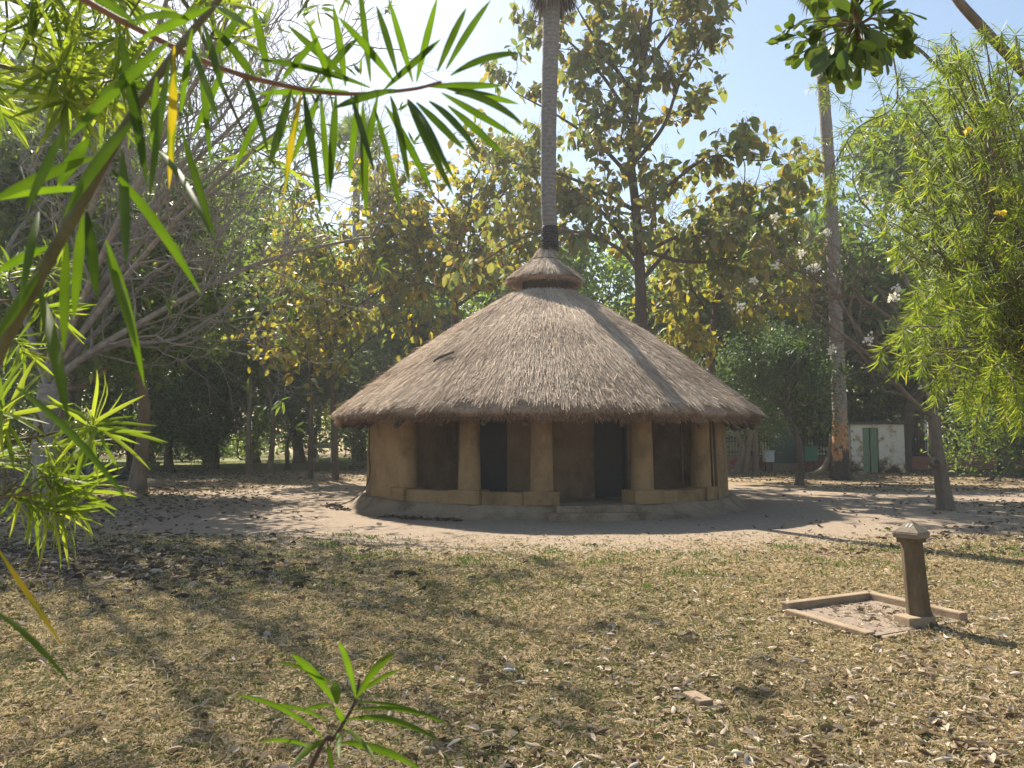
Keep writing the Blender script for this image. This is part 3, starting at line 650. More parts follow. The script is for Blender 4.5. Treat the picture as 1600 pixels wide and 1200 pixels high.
teak('broad teak tree with brown seed heads behind the left roof slope', 35,
     [(715, 735), (714, 560), (710, 470), (715, 400), (730, 340), (740, 290)],
     [(-1, (710, 470), (670, 420), (630, 385), (600, 340)), (1, (714, 420), (760, 380), (800, 350), (840, 320)), (-2, (712, 460), (660, 440), (620, 430)),
      (0, (722, 370), (690, 320), (655, 285)), (1, (730, 350), (780, 310), (810, 270)), (-1, (712, 480), (770, 440), (820, 420)), (1, (716, 400), (660, 350), (620, 310))], 33, M['teak_yellow'], V_TEAKY, .42, 5, 160, .22, 1.6, pan=.4)
teak('slender teak sapling with few yellow leaves left of the twin trunks', 34,
     [(485, 735), (486, 640), (482, 560), (470, 500), (462, 440)],
     [(1, (484, 600), (460, 560), (440, 530)), (-1, (482, 560), (510, 520), (530, 500)), (0, (472, 510), (445, 470), (430, 440))], 34, M['teak_yellow'], V_TEAKY, .33, 3, 60, .13, 1.0)
teak('teak tree with amber leaves right of the hut roof', 36,
     [(1110, 735), (1112, 560), (1118, 480), (1130, 420), (1150, 370)],
     [(-2, (1116, 500), (1080, 450), (1055, 410)), (-1, (1120, 470), (1170, 430), (1215, 400), (1240, 370)), (-3, (1114, 540), (1160, 490), (1205, 470)), (0, (1130, 430), (1105, 390), (1090, 360)), (-2, (1113, 560), (1085, 520), (1060, 500))], 35, M['teak_yellow'], V_TEAKY, .42, 5, 160, .2, 1.5)

# ------------------------------------------------------------------ frangipani trees (bare, forked)
def frangipani(label, depth, base_px, trunk, limbs, seed, r0, L, lev, flowers=0, m_leaf=0, knot=False, bark='bark_grey'):
    rs = np.random.default_rng(seed); base = pt(*base_px, depth); base[2] = 0
    t = thing('frangipani_tree', label, 'tree', base)
    g = G(); tips = []; c = dict(seg=5, wob=.16, up=.05, taper=.74, kids=2, ang=.6, ratio=.76, lev=lev, fork=True, lead=False, midtips=0)
    P = spline([base - [0, 0, .05]] + [pt(x, y, depth) for x, y in trunk], 24)
    g.tube(P, r0 * (1 + .35 * np.exp(-np.arange(24) / 2.5)) * np.linspace(1, .82, 24), 14)
    for lm in limbs:
        dz, rr_ = lm[0]; rr_ *= .6; pts = [pt(x, y, depth + dz * k / (len(lm) - 2)) for k, (x, y) in enumerate(lm[1:])]
        Q = spline(pts, 24); rad = np.linspace(rr_, rr_ * .42, 24); g.tube(Q, rad, 10)
        for q in range(13):
            i_ = int((.2 + .78 * (q + rs.random() * .8) / 13) * 23); i_ = min(i_, 22)
            d = nrm(Q[i_ + 1] - Q[i_]); ax = nrm(np.cross(d, rs.normal(size=3)))
            grow(rs, g, tips, Q[i_], rot_about(d, ax, rs.uniform(.5, .95)), L * rs.uniform(.7, 1.15), rad[i_] * .42, lev, c)
        grow(rs, g, tips, Q[-1], Q[-1] - Q[-2], L, rad[-1], lev, c)
    if knot:
        kp = pt(1462, 722, depth - .22); g.tube(kp + np.array([[.02, .12, 0], [0, -.02, 0], [-.02, -.07, .0]]), [.13, .12, .09], 12)
    g.obj('trunk', M[bark], t, True)
    if knot:
        g = G(); g.tube(kp + np.array([[0, -.05, 0], [-.02, -.085, 0]]), [.06, .055], 12); g.obj('knot_hole', M['bark_dark'], t, True)
    if m_leaf:
        idx = rs.permutation(len(tips))[:m_leaf]; P, Fr, S, rn = leaf_cluster(rs, [tips[k] for k in idx], 7, .03, .3, .0, 1.0)
        g = G(); leaves(g, T_LIN3, P, Fr, S, rn * .8, np.full(len(P), 2.6)); g.obj('crown', M['green'], t, True)
    for k in rs.permutation(len(tips))[:flowers]:
        p, d = tips[k]; g = G(); n = 24
        Q = p + d * .05 + rs.normal(size=(n, 3)) * .045
        leaves(g, T_SMALL, Q, frames(rs.normal(size=(n, 3)) + [0, 0, .3], rs.normal(size=(n, 3)) + [0, -1, 0]), np.full(n, .085), rs.random(n), np.full(n, 1.6)); tag(g.obj('flower_cluster', M['flower'], t), kind='stuff')
    return t
frangipani('large bare silver-barked tree with sweeping forked branches over the yard', 18.5, (75, 794), [(72, 760), (70, 680), (78, 600)],
    [((-1, .15), (78, 610), (120, 565), (200, 515), (290, 465), (370, 425), (440, 400), (500, 385)),
     ((1, .15), (74, 600), (40, 500), (10, 400), (70, 315), (150, 250)),
     ((-1.5, .12), (78, 590), (130, 480), (210, 390), (290, 330), (350, 290)),
     ((1.5, .12), (80, 585), (150, 520), (240, 430), (330, 370), (400, 310)),
     ((-2, .11), (70, 590), (110, 420), (150, 300), (165, 200), (180, 130)),
     ((.5, .12), (90, 580), (180, 540), (270, 530), (340, 490)),
     ((-.5, .13), (150, 460), (230, 330), (300, 240), (350, 180)),
     ((2, .12), (120, 420), (220, 300), (320, 190), (380, 130)),
     ((-4, .11), (80, 585), (160, 400), (230, 250), (290, 130), (330, 60)),
     ((-3.5, .10), (100, 560), (220, 380), (330, 270), (420, 200)),
     ((-2.5, .10), (150, 460), (260, 300), (360, 200), (430, 130)),
     ((-6, .13), (80, 585), (150, 420), (230, 260), (310, 120), (360, 20)),
     ((-6.5, .12), (78, 590), (120, 400), (180, 220), (240, 60), (280, -60)),
     ((-5, .12), (85, 580), (190, 440), (290, 330), (380, 250), (440, 200))], 41, .3, 1.3, 4, 0, 320)
frangipani('leaning grey tree with a knot hole and white flower clusters', 18.6, (1478, 793), [(1470, 740), (1462, 690), (1460, 650)],
    [((-1, .11), (1461, 655), (1420, 620), (1385, 580), (1340, 540), (1300, 510)),
     ((1, .09), (1460, 650), (1475, 610), (1500, 570), (1510, 520)),
     ((.8, .09), (1458, 648), (1440, 590), (1420, 520), (1370, 450), (1320, 400)),
     ((-.6, .10), (1385, 580), (1330, 500), (1290, 440), (1240, 420)),
     ((1.5, .10), (1440, 590), (1430, 480), (1400, 400), (1360, 330)),
     ((0, .09), (1420, 520), (1350, 470), (1290, 460), (1230, 470))], 42, .17, .75, 3, 30, 30, True, 'bark')

# ------------------------------------------------------------------ leafy trees: three kinds, copied
def leafy_tree(name, seed, H, crown_r, crown_z0, mat, bark, leaf, m, r0, lev=3, thin=1.0, forks=3, spread=.28):
    """a tree modelled at the origin, H metres tall; returns trunk mesh and crown mesh"""
    rs = np.random.default_rng(seed); g = G(); tips = []
    c = dict(seg=4, wob=.2, up=.06, taper=.6, kids=4, ang=.85, ratio=.62, lev=lev, midtips=1)
    P = spline([(0, 0, -.1), (.1 * rs.normal(), .1 * rs.normal(), crown_z0 * .5), (.25 * rs.normal(), .25 * rs.normal(), crown_z0), (.3 * rs.normal(), .3 * rs.normal(), H * .72)], 24)
    g.tube(P, np.linspace(r0, r0 * .3, 24) * (1 + .5 * np.exp(-np.arange(24) / 1.5)), 12)
    for q in range(9):
        t = .95 * (q + .5) / 9; z = crown_z0 * .8 + (H * .72 - crown_z0 * .8) * t; i_ = int(np.argmin(abs(P[:, 2] - z)))
        a = q * 2.4 + rs.normal() * .3; el = .15 + .8 * t
        prof = math.sin(math.pi * (.22 + .62 * t))
        grow(rs, g, tips, P[i_], np.array([math.cos(a) * math.cos(el), math.sin(a) * math.cos(el), math.sin(el)]), crown_r * .56 * prof * rs.uniform(.75, 1.2), r0 * .33, lev, c)
    tm = g.mesh('trunk', M[bark], True)
    keep = rs.permutation(len(tips))[:int(len(tips) * thin)]
    P_, Fr, S, rn = leaf_cluster(rs, [tips[k] for k in keep], m, spread, leaf, .35, .4)
    rn = np.clip(.6 * rn + .4 * np.repeat(rs.random(len(keep)), m), 0, 1)
    g = G(); leaves(g, T_SMALL, P_, Fr, S, rn)
    return name, tm, g.mesh('crown', M[mat], False)
KINDS = {
    'green': leafy_tree('leafy_tree', 51, 10, 4.2, 2.6, 'green', 'bark', .25, 15, .2, spread=.38),
    'dark': leafy_tree('leafy_tree', 52, 8, 3.8, 1.7, 'dark_green', 'bark_dark', .2, 17, .24, spread=.36),
    'lime': leafy_tree('leafy_tree', 53, 10, 4.0, 2.4, 'lime', 'bark', .25, 13, .18, spread=.38),
    'slim': leafy_tree('slim_tree', 54, 11, 2.6, 5.2, 'green', 'bark', .22, 13, .15, spread=.35),
    'bush': leafy_tree('bush', 55, 2.6, 1.5, .3, 'green', 'bark_dark', .16, 5, .05, 2),
    'round': leafy_tree('leafy_tree', 56, 5.7, 2.7, 2.9, 'dark_green', 'bark_dark', .13, 15, .16),
}
def place(kind, px, depth, scale, rz, label, cat='tree', sx=1.0, group=None):
    name, tm, cm = KINDS[kind]; x = (px - 800) / F * depth
    t = thing(name, label, cat, (x, depth, float(gz(x, depth)) * .3), group)
    t.rotation_euler = (0, 0, rz); f_ = 1.0 if (kind in ('bush', 'round', 'slim') or (kind == 'dark' and px < 400)) else 1.3
    t.scale = (scale * sx * f_, scale * sx * f_, scale * f_)
    for me in (tm, cm): link(bpy.data.objects.new(me.name.split('.')[0], me), t)
    return t
far = 'trees filling the background behind the yard'
for a in [
    ('dark', 268, 40, 1.12, .3, 'dark broad tree with stout trunk left of the twin slim trunks', 'tree', 1.0),
    ('dark', 206, 43, 1.0, 2.0, 'dark tree with ivy-covered trunk behind the black tarpaulin heap', 'tree', .85),
    ('dark', 340, 46, .9, 4.0, 'small dark tree with thin double stem beyond the bare yard', 'tree', .8),
    ('round', 452, 44, .85, 1.0, 'squat tree with very dark rounded crown beyond the yard', 'tree', 1.0),
    ('slim', 391, 38.5, 1.08, 1.0, 'slim straight trunk, paler of a twin pair left of the hut', 'tree', .9),
    ('slim', 424, 41, 1.10, 3.1, 'slim bowed trunk, rear of a twin pair left of the hut', 'tree', .9),
    ('green', 110, 44, 1.8, .5, 'tall green tree behind the bare silver-barked tree', 'tree', 1.0),
    ('green', -40, 36, 1.7, 2.5, 'tall green tree at the yard edge beside the narrow-leaved shrub', 'tree', 1.0),
    ('lime', 330, 55, 1.75, 1.2, 'yellow-green tree seen through the bare silver branches', 'tree', 1.1),
    ('green', 230, 60, 2.0, 4.2, 'tall green tree far behind the dark broad tree', 'tree', 1.1),
    ('green', 470, 58, 1.5, 5.2, 'tall hazy green tree behind the yellow-leaved teak', 'tree', 1.1),
    ('lime', 600, 50, 1.18, .2, 'pale green tree beyond the left roof slope', 'tree', 1.1),
    ('green', 655, 46, .92, 2.2, 'rounded green tree close beyond the left eave', 'tree', 1.15),
    ('green', 760, 56, 1.35, 3.3, 'hazy green tree behind the roof beside the slim distant palm', 'tree', 1.1),
    ('lime', 905, 52, 1.25, 4.4, 'bright green tree behind the small thatched cap', 'tree', 1.1),
    ('green', 1075, 47, 1.08, 5.5, 'green tree behind the amber-leaved teak', 'tree', 1.1),
    ('lime', 1165, 50, 1.25, .9, 'creeper-hung yellow-green tree behind the iron fence', 'tree', 1.1),
    ('green', 1250, 52, 1.3, 1.9, 'green tree beyond the green cabinet and fence', 'tree', 1.1),
    ('dark', 1355, 48, 1.35, 3.7, 'feathery dark green tree hanging over the white shed', 'tree', 1.0),
    ('green', 1430, 46, 1.85, 2.8, 'tall dense tree behind the leaning flowering tree', 'tree', .95),
    ('green', 1570, 42, 1.35, 4.9, 'tall tree beyond the right-hand iron fence', 'tree', 1.1),
    ('dark', 1500, 50, 1.3, .4, 'dark tree deep behind the right-hand iron fence', 'tree', 1.1),
    ('green', 1690, 34, 1.3, 1.1, 'green tree at the end of the sandy track', 'tree', 1.1),
    ('round', 1246, 28.7, 1.0, 2.0, 'small dark-leaved tree with twisted stem by the sandy track', 'tree', .92),
    ('bush', 1530, 32, 1.25, 1.0, 'leafy green shrub with several thin stems at the track edge', 'shrub', 1.1),
    ('bush', 1600, 35, 1.3, 2.6, 'green shrub beside the right-hand iron fence', 'shrub', 1.2),
    ('bush', 325, 47, .8, .6, 'dark low shrub at the foot of the thin double stem', 'shrub', 1.2),
    ('bush', 245, 52, .95, 2.6, 'sunlit green shrub behind the stout dark trunk', 'shrub', 1.4),
    ('bush', 150, 50, 1.0, 3.6, 'yellow-green shrub behind the tarpaulin heap', 'shrub', 1.5),
    ('bush', 560, 45, 1.1, 5.0, 'shrub close to the left side of the hut', 'shrub', 1.4),
    ('bush', 390, 58, 1.5, 1.2, 'low sunlit shrub beyond the twin slim trunks', 'shrub', 1.5),
    ('bush', 300, 64, 1.9, 3.2, 'pale shrub far beyond the stout dark trunk', 'shrub', 1.5),
    ('bush', 470, 62, 1.7, .4, 'pale shrub beyond the squat dark tree', 'shrub', 1.6),
    ('bush', 60, 40, 1.2, 1.9, 'green shrub behind the silver-barked trunk', 'shrub', 1.5),
    ('green', 95, 21.5, .95, .8, 'green tree shading the yard beside the silver-barked trunk', 'tree', .95),
    ('slim', 218, 26, 1.05, 3.9, 'tall tree with high crown shading the yard before the dark broad tree', 'tree', 1.55),
]:
    place(*a)
for k in range(17):
    px_ = -60 + k * 108 + 30 * math.sin(k * 5.1)
    place(('green', 'lime', 'green', 'dark')[k % 4], px_, 68 + 9 * math.sin(k * 2.7), 1.2 + .22 * math.sin(k * 4.1), k * 1.3, 'tall hazy ' + ('green', 'yellow-green', 'green', 'dark')[k % 4] + ' tree in the back row closing the view', 'tree', 1.15, ('green', 'yellow-green', 'green', 'dark')[k % 4] + ' trees of the back row')

# far wood: one mass of foliage with trunks nobody could count
rs = np.random.default_rng(61); g = G(); n = 30000
ang = rs.uniform(-.72, .72, n); dd = rs.uniform(78, 108, n); hh = 7 + 4 * np.sin(ang * 23) + 3 * np.sin(ang * 51 + 1)
Pf = np.stack([np.sin(ang) * dd * 1.15, np.cos(ang) * dd, rs.uniform(0, 1, n) ** .8 * hh + .2], -1)
leaves(g, T_SMALL, Pf, frames(rs.normal(size=(n, 3)), rs.normal(size=(n, 3)) + [0, -.5, .8]), rs.uniform(.5, 1.1, n), rs.random(n))
tag(g.obj('distant_wood', M['green']), 'hazy distant wood closing the view', 'wood', kind='stuff')

# ------------------------------------------------------------------ narrow-leaved oleander shrubs
def whorl_leaves(rs, P, L, m_per, droop=.35, dirbias=(0, 0, 0)):
    """leaves spiralling round a twig given as a polyline"""
    out_p, out_d, out_n = [], [], []
    T = nrm(np.gradient(P, axis=0))
    for k in range(len(P)):
        for q in range(m_per):
            a = (k * m_per + q) * 2.4 + rs.normal() * .3; t = T[k]
            s1 = nrm(np.cross(t, [.3, .2, 1.0])); s2 = np.cross(t, s1)
            side = math.cos(a) * s1 + math.sin(a) * s2
            fwd = .35 + .5 * k / len(P)
            out_p.append(P[k] + rs.normal(size=3) * .004); out_d.append(side * (1 - .35 * fwd) + t * fwd + np.array([0, 0, -droop * .5]) + np.array(dirbias)); out_n.append(t + .35 * rs.normal(size=3) + np.array([0, 0, .4]))
    n = len(out_p)
    return np.array(out_p), frames(np.array(out_d), np.array(out_n)), L * rs.uniform(.7, 1.2, n), rs.random(n)
V_OLE = leaf_variants('leaf', T_LIN3, M['oleander'], 12, 6)

# the big shrub that leans in on the right
rs = np.random.default_rng(71)
base = np.array([6.3, 8.9, 0.0]); t = thing('oleander_shrub', 'large yellow oleander shrub with bright narrow leaves beside the lawn', 'shrub', base)
g = G(); acc = [[], [], [], []]
trunk = spline([base, base + [.05, -.05, 1.2], base + [-.1, 0, 2.4]], 16); g.tube(trunk, np.linspace(.13, .09, 16), 10)
nb = 0
targets = []
for k in range(330):
    px_, py_ = rs.uniform(1375, 1690), rs.uniform(70, 645)
    left = 1378 + 62 * abs(math.sin(py_ * .016 + .6)) + (50 if py_ < 190 else 0) + max(0, (py_ - 540)) * .9
    if px_ < left: px_ = left + rs.uniform(0, 120)
    targets.append((px_, py_, rs.uniform(6.6, 9.6)))
spray = spline([trunk[-1], pt(1560, 250, 9.0), pt(1450, 90, 9.2), pt(1380, 60, 9.3), pt(1320, 90, 9.4), pt(1285, 140, 9.4)], 40)
g.tube(spray, np.linspace(.03, .006, 40), 6)
spray2 = spline([spray[22], pt(1400, 160, 9.3), pt(1340, 200, 9.3), pt(1300, 260, 9.4)], 30)
g.tube(spray2, np.linspace(.011, .005, 30), 6)
SP = np.concatenate([spray[20:], spray2[6:]])
for k in range(48):
    s_ = SP[rs.integers(0, len(SP))]; e = s_ + np.array([rs.normal() * .28, rs.normal() * .2, rs.normal() * .25 - .12])
    Q = spline([s_, (s_ + e) / 2 + [0, 0, .06], e, e + nrm(e - s_) * .1 + [0, 0, -.05]], 14); g.tube(Q, np.linspace(.006, .002, 14), 4, .5, False)
    for x_, y_ in zip(acc, whorl_leaves(rs, Q[5:], .13, 4, .4)): x_.append(y_)
for px_, py_, dep in targets:
    e = pt(px_, py_, dep); s_ = trunk[rs.integers(9, 16)]
    mid = (s_ + e) / 2 + np.array([rs.normal() * .15, rs.normal() * .15, .35 + .1 * rs.normal()])
    Q = spline([s_, mid, e + [0, 0, .05], e + nrm(e - mid) * .22 + [0, 0, -.12]], 26)
    g.tube(Q, np.linspace(.012, .003, 26), 4, rs.random(), False)
    a_ = whorl_leaves(rs, Q[12:], .135, 5, .4)
    for x_, y_ in zip(acc, a_): x_.append(y_)
g.tube(spline([trunk[-1], pt(1660, 190, 8.4), pt(1600, 113, 8.3), pt(1530, 38, 8.2), pt(1488, -14, 8.2), pt(1470, -80, 8.2)], 30), np.linspace(.07, .04, 30), 8)
g.obj('branches', M['bark'], t, True)
A = [np.concatenate(x_) for x_ in acc]
split_leaves(t, M['oleander'], T_LIN, V_OLE, *A, n_single=300)
for px_, py_ in ((1510, 201), (1563, 330)):
    g = G(); p = pt(px_, py_, 6.5); n = 9
    leaves(g, T_SMALL, np.repeat(p[None], n, 0), frames(rs.normal(size=(n, 3)) * .5 + [0, -.2, -.8], rs.normal(size=(n, 3))), np.full(n, .06), rs.random(n), np.full(n, 1.3)); g.obj('flower', M['yellow'], t)

# the shrub right beside the camera on the left: stems and leaves one by one
rs = np.random.default_rng(72)
base = np.array([-1.75, 1.0, 0.0]); t = thing('oleander_shrub', 'close yellow oleander shrub whose long leaves hang across the sky', 'shrub', base)
g = G(); g.tube(spline([base, base + [.05, .05, 1.0], base + [.1, 0, 2.1]], 12), np.linspace(.05, .03, 12), 10)
g.obj('stem', M['bark'], t, True)
fork = base + np.array([.08, .02, 1.2]); fork2 = base + np.array([.1, 0, 2.1])
def branch(P, r0, r1, mat, n=30, k=8):
    g = G(); Q = spline(P, n); g.tube(Q, np.linspace(r0, r1, n), k); g.obj('branch', M[mat], t, True); return Q
branch([fork, pt(-260, 760, .74), pt(-60, 640, .74), pt(5, 535, .74), pt(65, 425, .75), pt(125, 322, .76), pt(200, 190, .78), pt(275, 80, .8), pt(345, -5, .82), pt(400, -80, .85)], .009, .0028, 'stem', 50)
branch([fork2, pt(-100, -130, .86), pt(60, -45, .87), pt(135, 2, .87), pt(240, 58, .88), pt(350, 108, .88), pt(460, 137, .89), pt(545, 147, .9), pt(640, 140, .9), pt(690, 128, .9)], .0050, .0018, 'stem_red', 50)
def near_leaf(b, tip, d0, d1, wpx, c, sag=.08, roll=0.0, parent=t, mat='oleander_near'):
    wpx *= .72
    p0, p2 = pt(*b, d0), pt(*tip, d1); L = np.linalg.norm(p2 - p0)
    mid = (p0 + p2) / 2 + np.array([0, 0, sag * L]); n = 13
    u_ = np.linspace(0, 1, n)[:, None]; Q = (1 - u_) ** 2 * p0 + 2 * u_ * (1 - u_) * mid + u_ ** 2 * p2
    T = nrm(np.gradient(Q, axis=0)); view = nrm(Q - EYE)
    sd_ = nrm(np.cross(T, view)); nn = np.cross(sd_, T)
    cr, sr = math.cos(roll), math.sin(roll); sd_, nn = sd_ * cr + nn * sr, nn * cr - sd_ * sr
    hw = wpx / 2 / F * (d0 + d1) / 2 * np.interp(np.linspace(0, 1, n), [0, .08, .3, .55, .8, .93, 1], [.18, .45, .92, 1, .72, .32, .03])
    g = G(); V = np.stack([Q + sd_ * hw[:, None] + nn * hw[:, None] * .35, Q, Q - sd_ * hw[:, None] + nn * hw[:, None] * .35], 1).reshape(-1, 3)
    q = []
    for k in range(n - 1):
        for c_ in (0, 1): q.append((3 * k + c_, 3 * k + c_ + 1, 3 * k + c_ + 4, 3 * k + c_ + 3))
    cv = np.full((n, 3), c); cv[:, 1] += .13; cv += .1 * np.sin(np.arange(n) * 1.1 + b[0])[:, None]
    if int(b[0] + tip[1]) % 5 == 0: cv[-1:] = .95
    elif c < .9: cv = np.minimum(cv, .87)
    g.add(V, np.array(q), np.clip(cv, 0, 1).ravel()); g.obj('leaf', M[mat], parent, True)
NL = [ # base, tip, width px, colour
 ((186, 46), (230, 292), 25, .1), ((272, 72), (264, 297), 21, .915), ((263, 66), (106, 218), 27, .5), ((150, 245), (-20, 318), 24, .6), ((150, 296), (-10, 314), 18, .7),
 ((138, 217), (90, 292), 30, .02), ((210, 187), (97, 342), 27, .6), ((190, 232), (197, 418), 24, .45), ((175, 266), (314, 460), 22, .4), ((283, 200), (337, 376), 18, .25),
 ((236, 230), (334, 376), 15, .3), ((135, 330), (151, 466), 24, .0), ((165, 375), (226, 606), 22, .4), ((166, 392), (214, 545), 20, .6), ((62, 452), (107, 660), 28, .5),
 ((105, 375), (100, 550), 23, .6), ((78, 385), (-12, 430), 20, .5), ((62, 422), (-10, 535), 26, .7), ((20, 602), (207, 792), 17, .3), ((130, 335), (115, 500), 22, .65),
 ((245, 120), (240, 260), 19, .6), ((265, 95), (232, 320), 17, .55), ((290, 60), (345, 200), 17, .5), ((300, 45), (280, 190), 16, .55), ((318, 35), (350, 150), 16, .4),
 ((230, 140), (150, 150), 17, .6), ((220, 60), (330, 10), 22, .6), ((215, 40), (120, -20), 20, .4), ((335, 10), (395, 45), 16, .3), ((300, 30), (200, 35), 17, .6),
 ((-10, 848), (100, 1012), 12, .95), ((-15, 950), (112, 1070), 13, .5), ((100, 200), (40, 330), 20, .5), ((60, 330), (30, 480), 20, .55), ((310, 80), (330, 260), 15, .5)]
for k, (b, e, wpx, c) in enumerate(NL):
    near_leaf(b, e, .76 + .03 * math.sin(k * 2.1), .70 + .07 * math.sin(k * 1.7), wpx, c, .06 + .05 * math.sin(k * 3.3), .5 * math.sin(k * 5.1))
UL = [((579, 128), (560, -32)), ((621, 118), (588, 8)), ((645, 128), (606, -6)), ((683, 112), (729, 12)), ((697, 108), (767, 0)), ((651, 128), (684, -6)), ((704, 118), (814, 83)), ((670, 135), (788, 134)),
      ((697, 138), (812, 163)), ((710, 146), (820, 197)), ((690, 145), (807, 214)), ((700, 165), (790, 245)), ((670, 158), (749, 241)), ((650, 160), (728, 236)), ((602, 165), (678, 306)), ((636, 160), (711, 282)),
      ((640, 170), (709, 306)), ((585, 170), (627, 339)), ((567, 160), (572, 340)), ((548, 148), (586, 272)), ((525, 148), (515, 306)), ((501, 146), (512, 306)), ((474, 142), (501, 336)), ((471, 145), (443, 310)),
      ((545, 125), (448, 38)), ((579, 137), (396, 92)), ((616, 128), (527, 25)), ((545, 143), (398, 147)), ((420, 120), (395, 10)), ((440, 128), (500, 56)), ((400, 122), (330, 40)), ((430, 135), (365, 270)),
      ((455, 140), (420, 262)), ((610, 150), (640, 290)), ((560, 150), (545, 285)), ((520, 140), (480, 30)), ((380, 115), (420, 245)), ((350, 106), (300, 215)), ((600, 140), (690, 60)), ((630, 150), (700, 262)), ((500, 145), (455, 255)), ((330, 98), (385, 10)), ((500, 130), (560, 60)), ((540, 135), (520, 5)), ((590, 150), (560, 300)), ((620, 140), (520, 170))]
for k, (b, e) in enumerate(UL):
    c = .92 if k == 23 else (.05 + .5 * ((k * 37) % 100) / 100)
    near_leaf(b, e, .90, .86 + .08 * math.sin(k * 1.9), 15 + 5 * ((k * 53) % 100) / 100, c, .05 + .05 * math.sin(k * 2.3), .45 * math.sin(k * 4.7))
# twigs a little farther off, with whorls of leaves; they leave a few longer branches
acc = [[], [], [], []]
LB = [branch([fork2, pt(-250, -60, 1.7), pt(-60, -30, 1.9), pt(90, 30, 2.0), pt(200, 70, 2.1), pt(270, 120, 2.1)], .011, .003, 'stem', 40, 6),
      branch([fork2, pt(-220, 60, 1.7), pt(-60, 90, 1.8), pt(60, 120, 1.9), pt(130, 170, 1.9)], .010, .003, 'stem', 40, 6),
      branch([fork2, pt(-150, -200, 1.8), pt(100, -130, 1.8), pt(270, -20, 1.75), pt(345, 130, 1.7), pt(384, 215, 1.7)], .009, .0025, 'stem', 40, 6),
      branch([fork, pt(-300, 640, 1.6), pt(-120, 690, 1.8), pt(0, 690, 1.9), pt(70, 680, 1.9), pt(128, 666, 1.9)], .009, .003, 'stem', 40, 6),
      branch([fork, pt(-300, 760, 1.6), pt(-130, 800, 1.75), pt(-20, 780, 1.8), pt(62, 768, 1.8)], .009, .003, 'stem', 40, 6),
      branch([fork, pt(-260, 480, 1.9), pt(-100, 470, 2.3), pt(10, 470, 2.4), pt(60, 455, 2.4)], .009, .003, 'stem', 40, 6)]
tw = []
for k in range(22): tw.append((pt(rs.uniform(-90, 210), rs.uniform(-50, 165), rs.uniform(1.7, 2.3)), .14, 5))
for px_, py_ in ((388, 226), (330, 60), (300, 10)): tw.append((pt(px_, py_, 1.7), .12, 4))
for px_, py_ in ((135, 662), (60, 690), (15, 655), (45, 720), (80, 762), (20, 775), (-15, 735), (55, 790)): tw.append((pt(px_, py_, rs.uniform(1.8, 1.95)), .135, 5))
for px_, py_ in ((20, 520), (55, 470), (15, 440), (70, 430)): tw.append((pt(px_, py_, 2.4), .13, 4))
LBP = np.concatenate([b_[16:] for b_ in LB])
for e, L, m_ in tw:
    s_ = LBP[np.argmin(np.linalg.norm(LBP - e, axis=1) + .04 * rs.random(len(LBP)))]
    out_ = nrm(e - s_ + np.array([.05, 0, .01]))
    Q = spline([s_, (s_ + e) / 2 + [.01, .01, .035], e, e + out_ * .06 + [0, 0, -.015]], 20)
    g = G(); g.tube(Q, np.linspace(.0035, .0015, 20), 5); g.obj('twig', M['stem'], t, True)
    a_ = whorl_leaves(rs, Q[14:], L, m_, .3)
    for x_, y_ in zip(acc, a_): x_.append(y_)
A = [np.concatenate(x_) for x_ in acc]
A[3] = A[3] * .93
split_leaves(t, M['oleander'], T_LIN3, V_OLE, *A, n_single=220, part='leaves_behind')

# the young plant that rises in front of the lawn
base = np.array([-.52, .95, 0.0]); sap = thing('oleander_sapling', 'slender young oleander with a few arching narrow leaves in front of the lawn', 'plant', base)
g = G(); g.tube(spline([base, base + [.02, .05, .6], pt(478, 1215, 1.15), pt(520, 1155, 1.17), pt(553, 1100, 1.19), pt(562, 1060, 1.2)], 30), np.linspace(.0055, .0018, 30), 8); g.obj('stem', M['pole'], sap, True)
for k, (b, e, wpx, c) in enumerate([((522, 1096), (455, 1022), 17, .5), ((527, 1100), (524, 1062), 20, .7), ((556, 1090), (529, 1003), 13, .45), ((556, 1092), (618, 1020), 17, .5), ((560, 1085), (628, 1046), 9, .5), ((525, 1072), (428, 1034), 8, .3),
     ((505, 1153), (366, 1086), 10, .35), ((512, 1127), (420, 1101), 8, .5), ((520, 1102), (470, 1112), 9, .5), ((540, 1125), (690, 1160), 13, .4), ((548, 1110), (700, 1130), 8, .45), ((560, 1097), (695, 1132), 8, .5),
     ((528, 1145), (530, 1188), 11, .6), ((510, 1155), (455, 1198), 15, .55), ((532, 1160), (660, 1204), 15, .45), ((490, 1170), (403, 1160), 8, .4), ((535, 1140), (590, 1195), 9, .5), ((524, 1105), (540, 1140), 12, .6), ((512, 1160), (520, 1215), 10, .5)]):
    near_leaf(b, e, 1.17, 1.12 + .08 * math.sin(k * 1.9), wpx * 1.05, c, .14, .3 * math.sin(k * 4.7), sap)

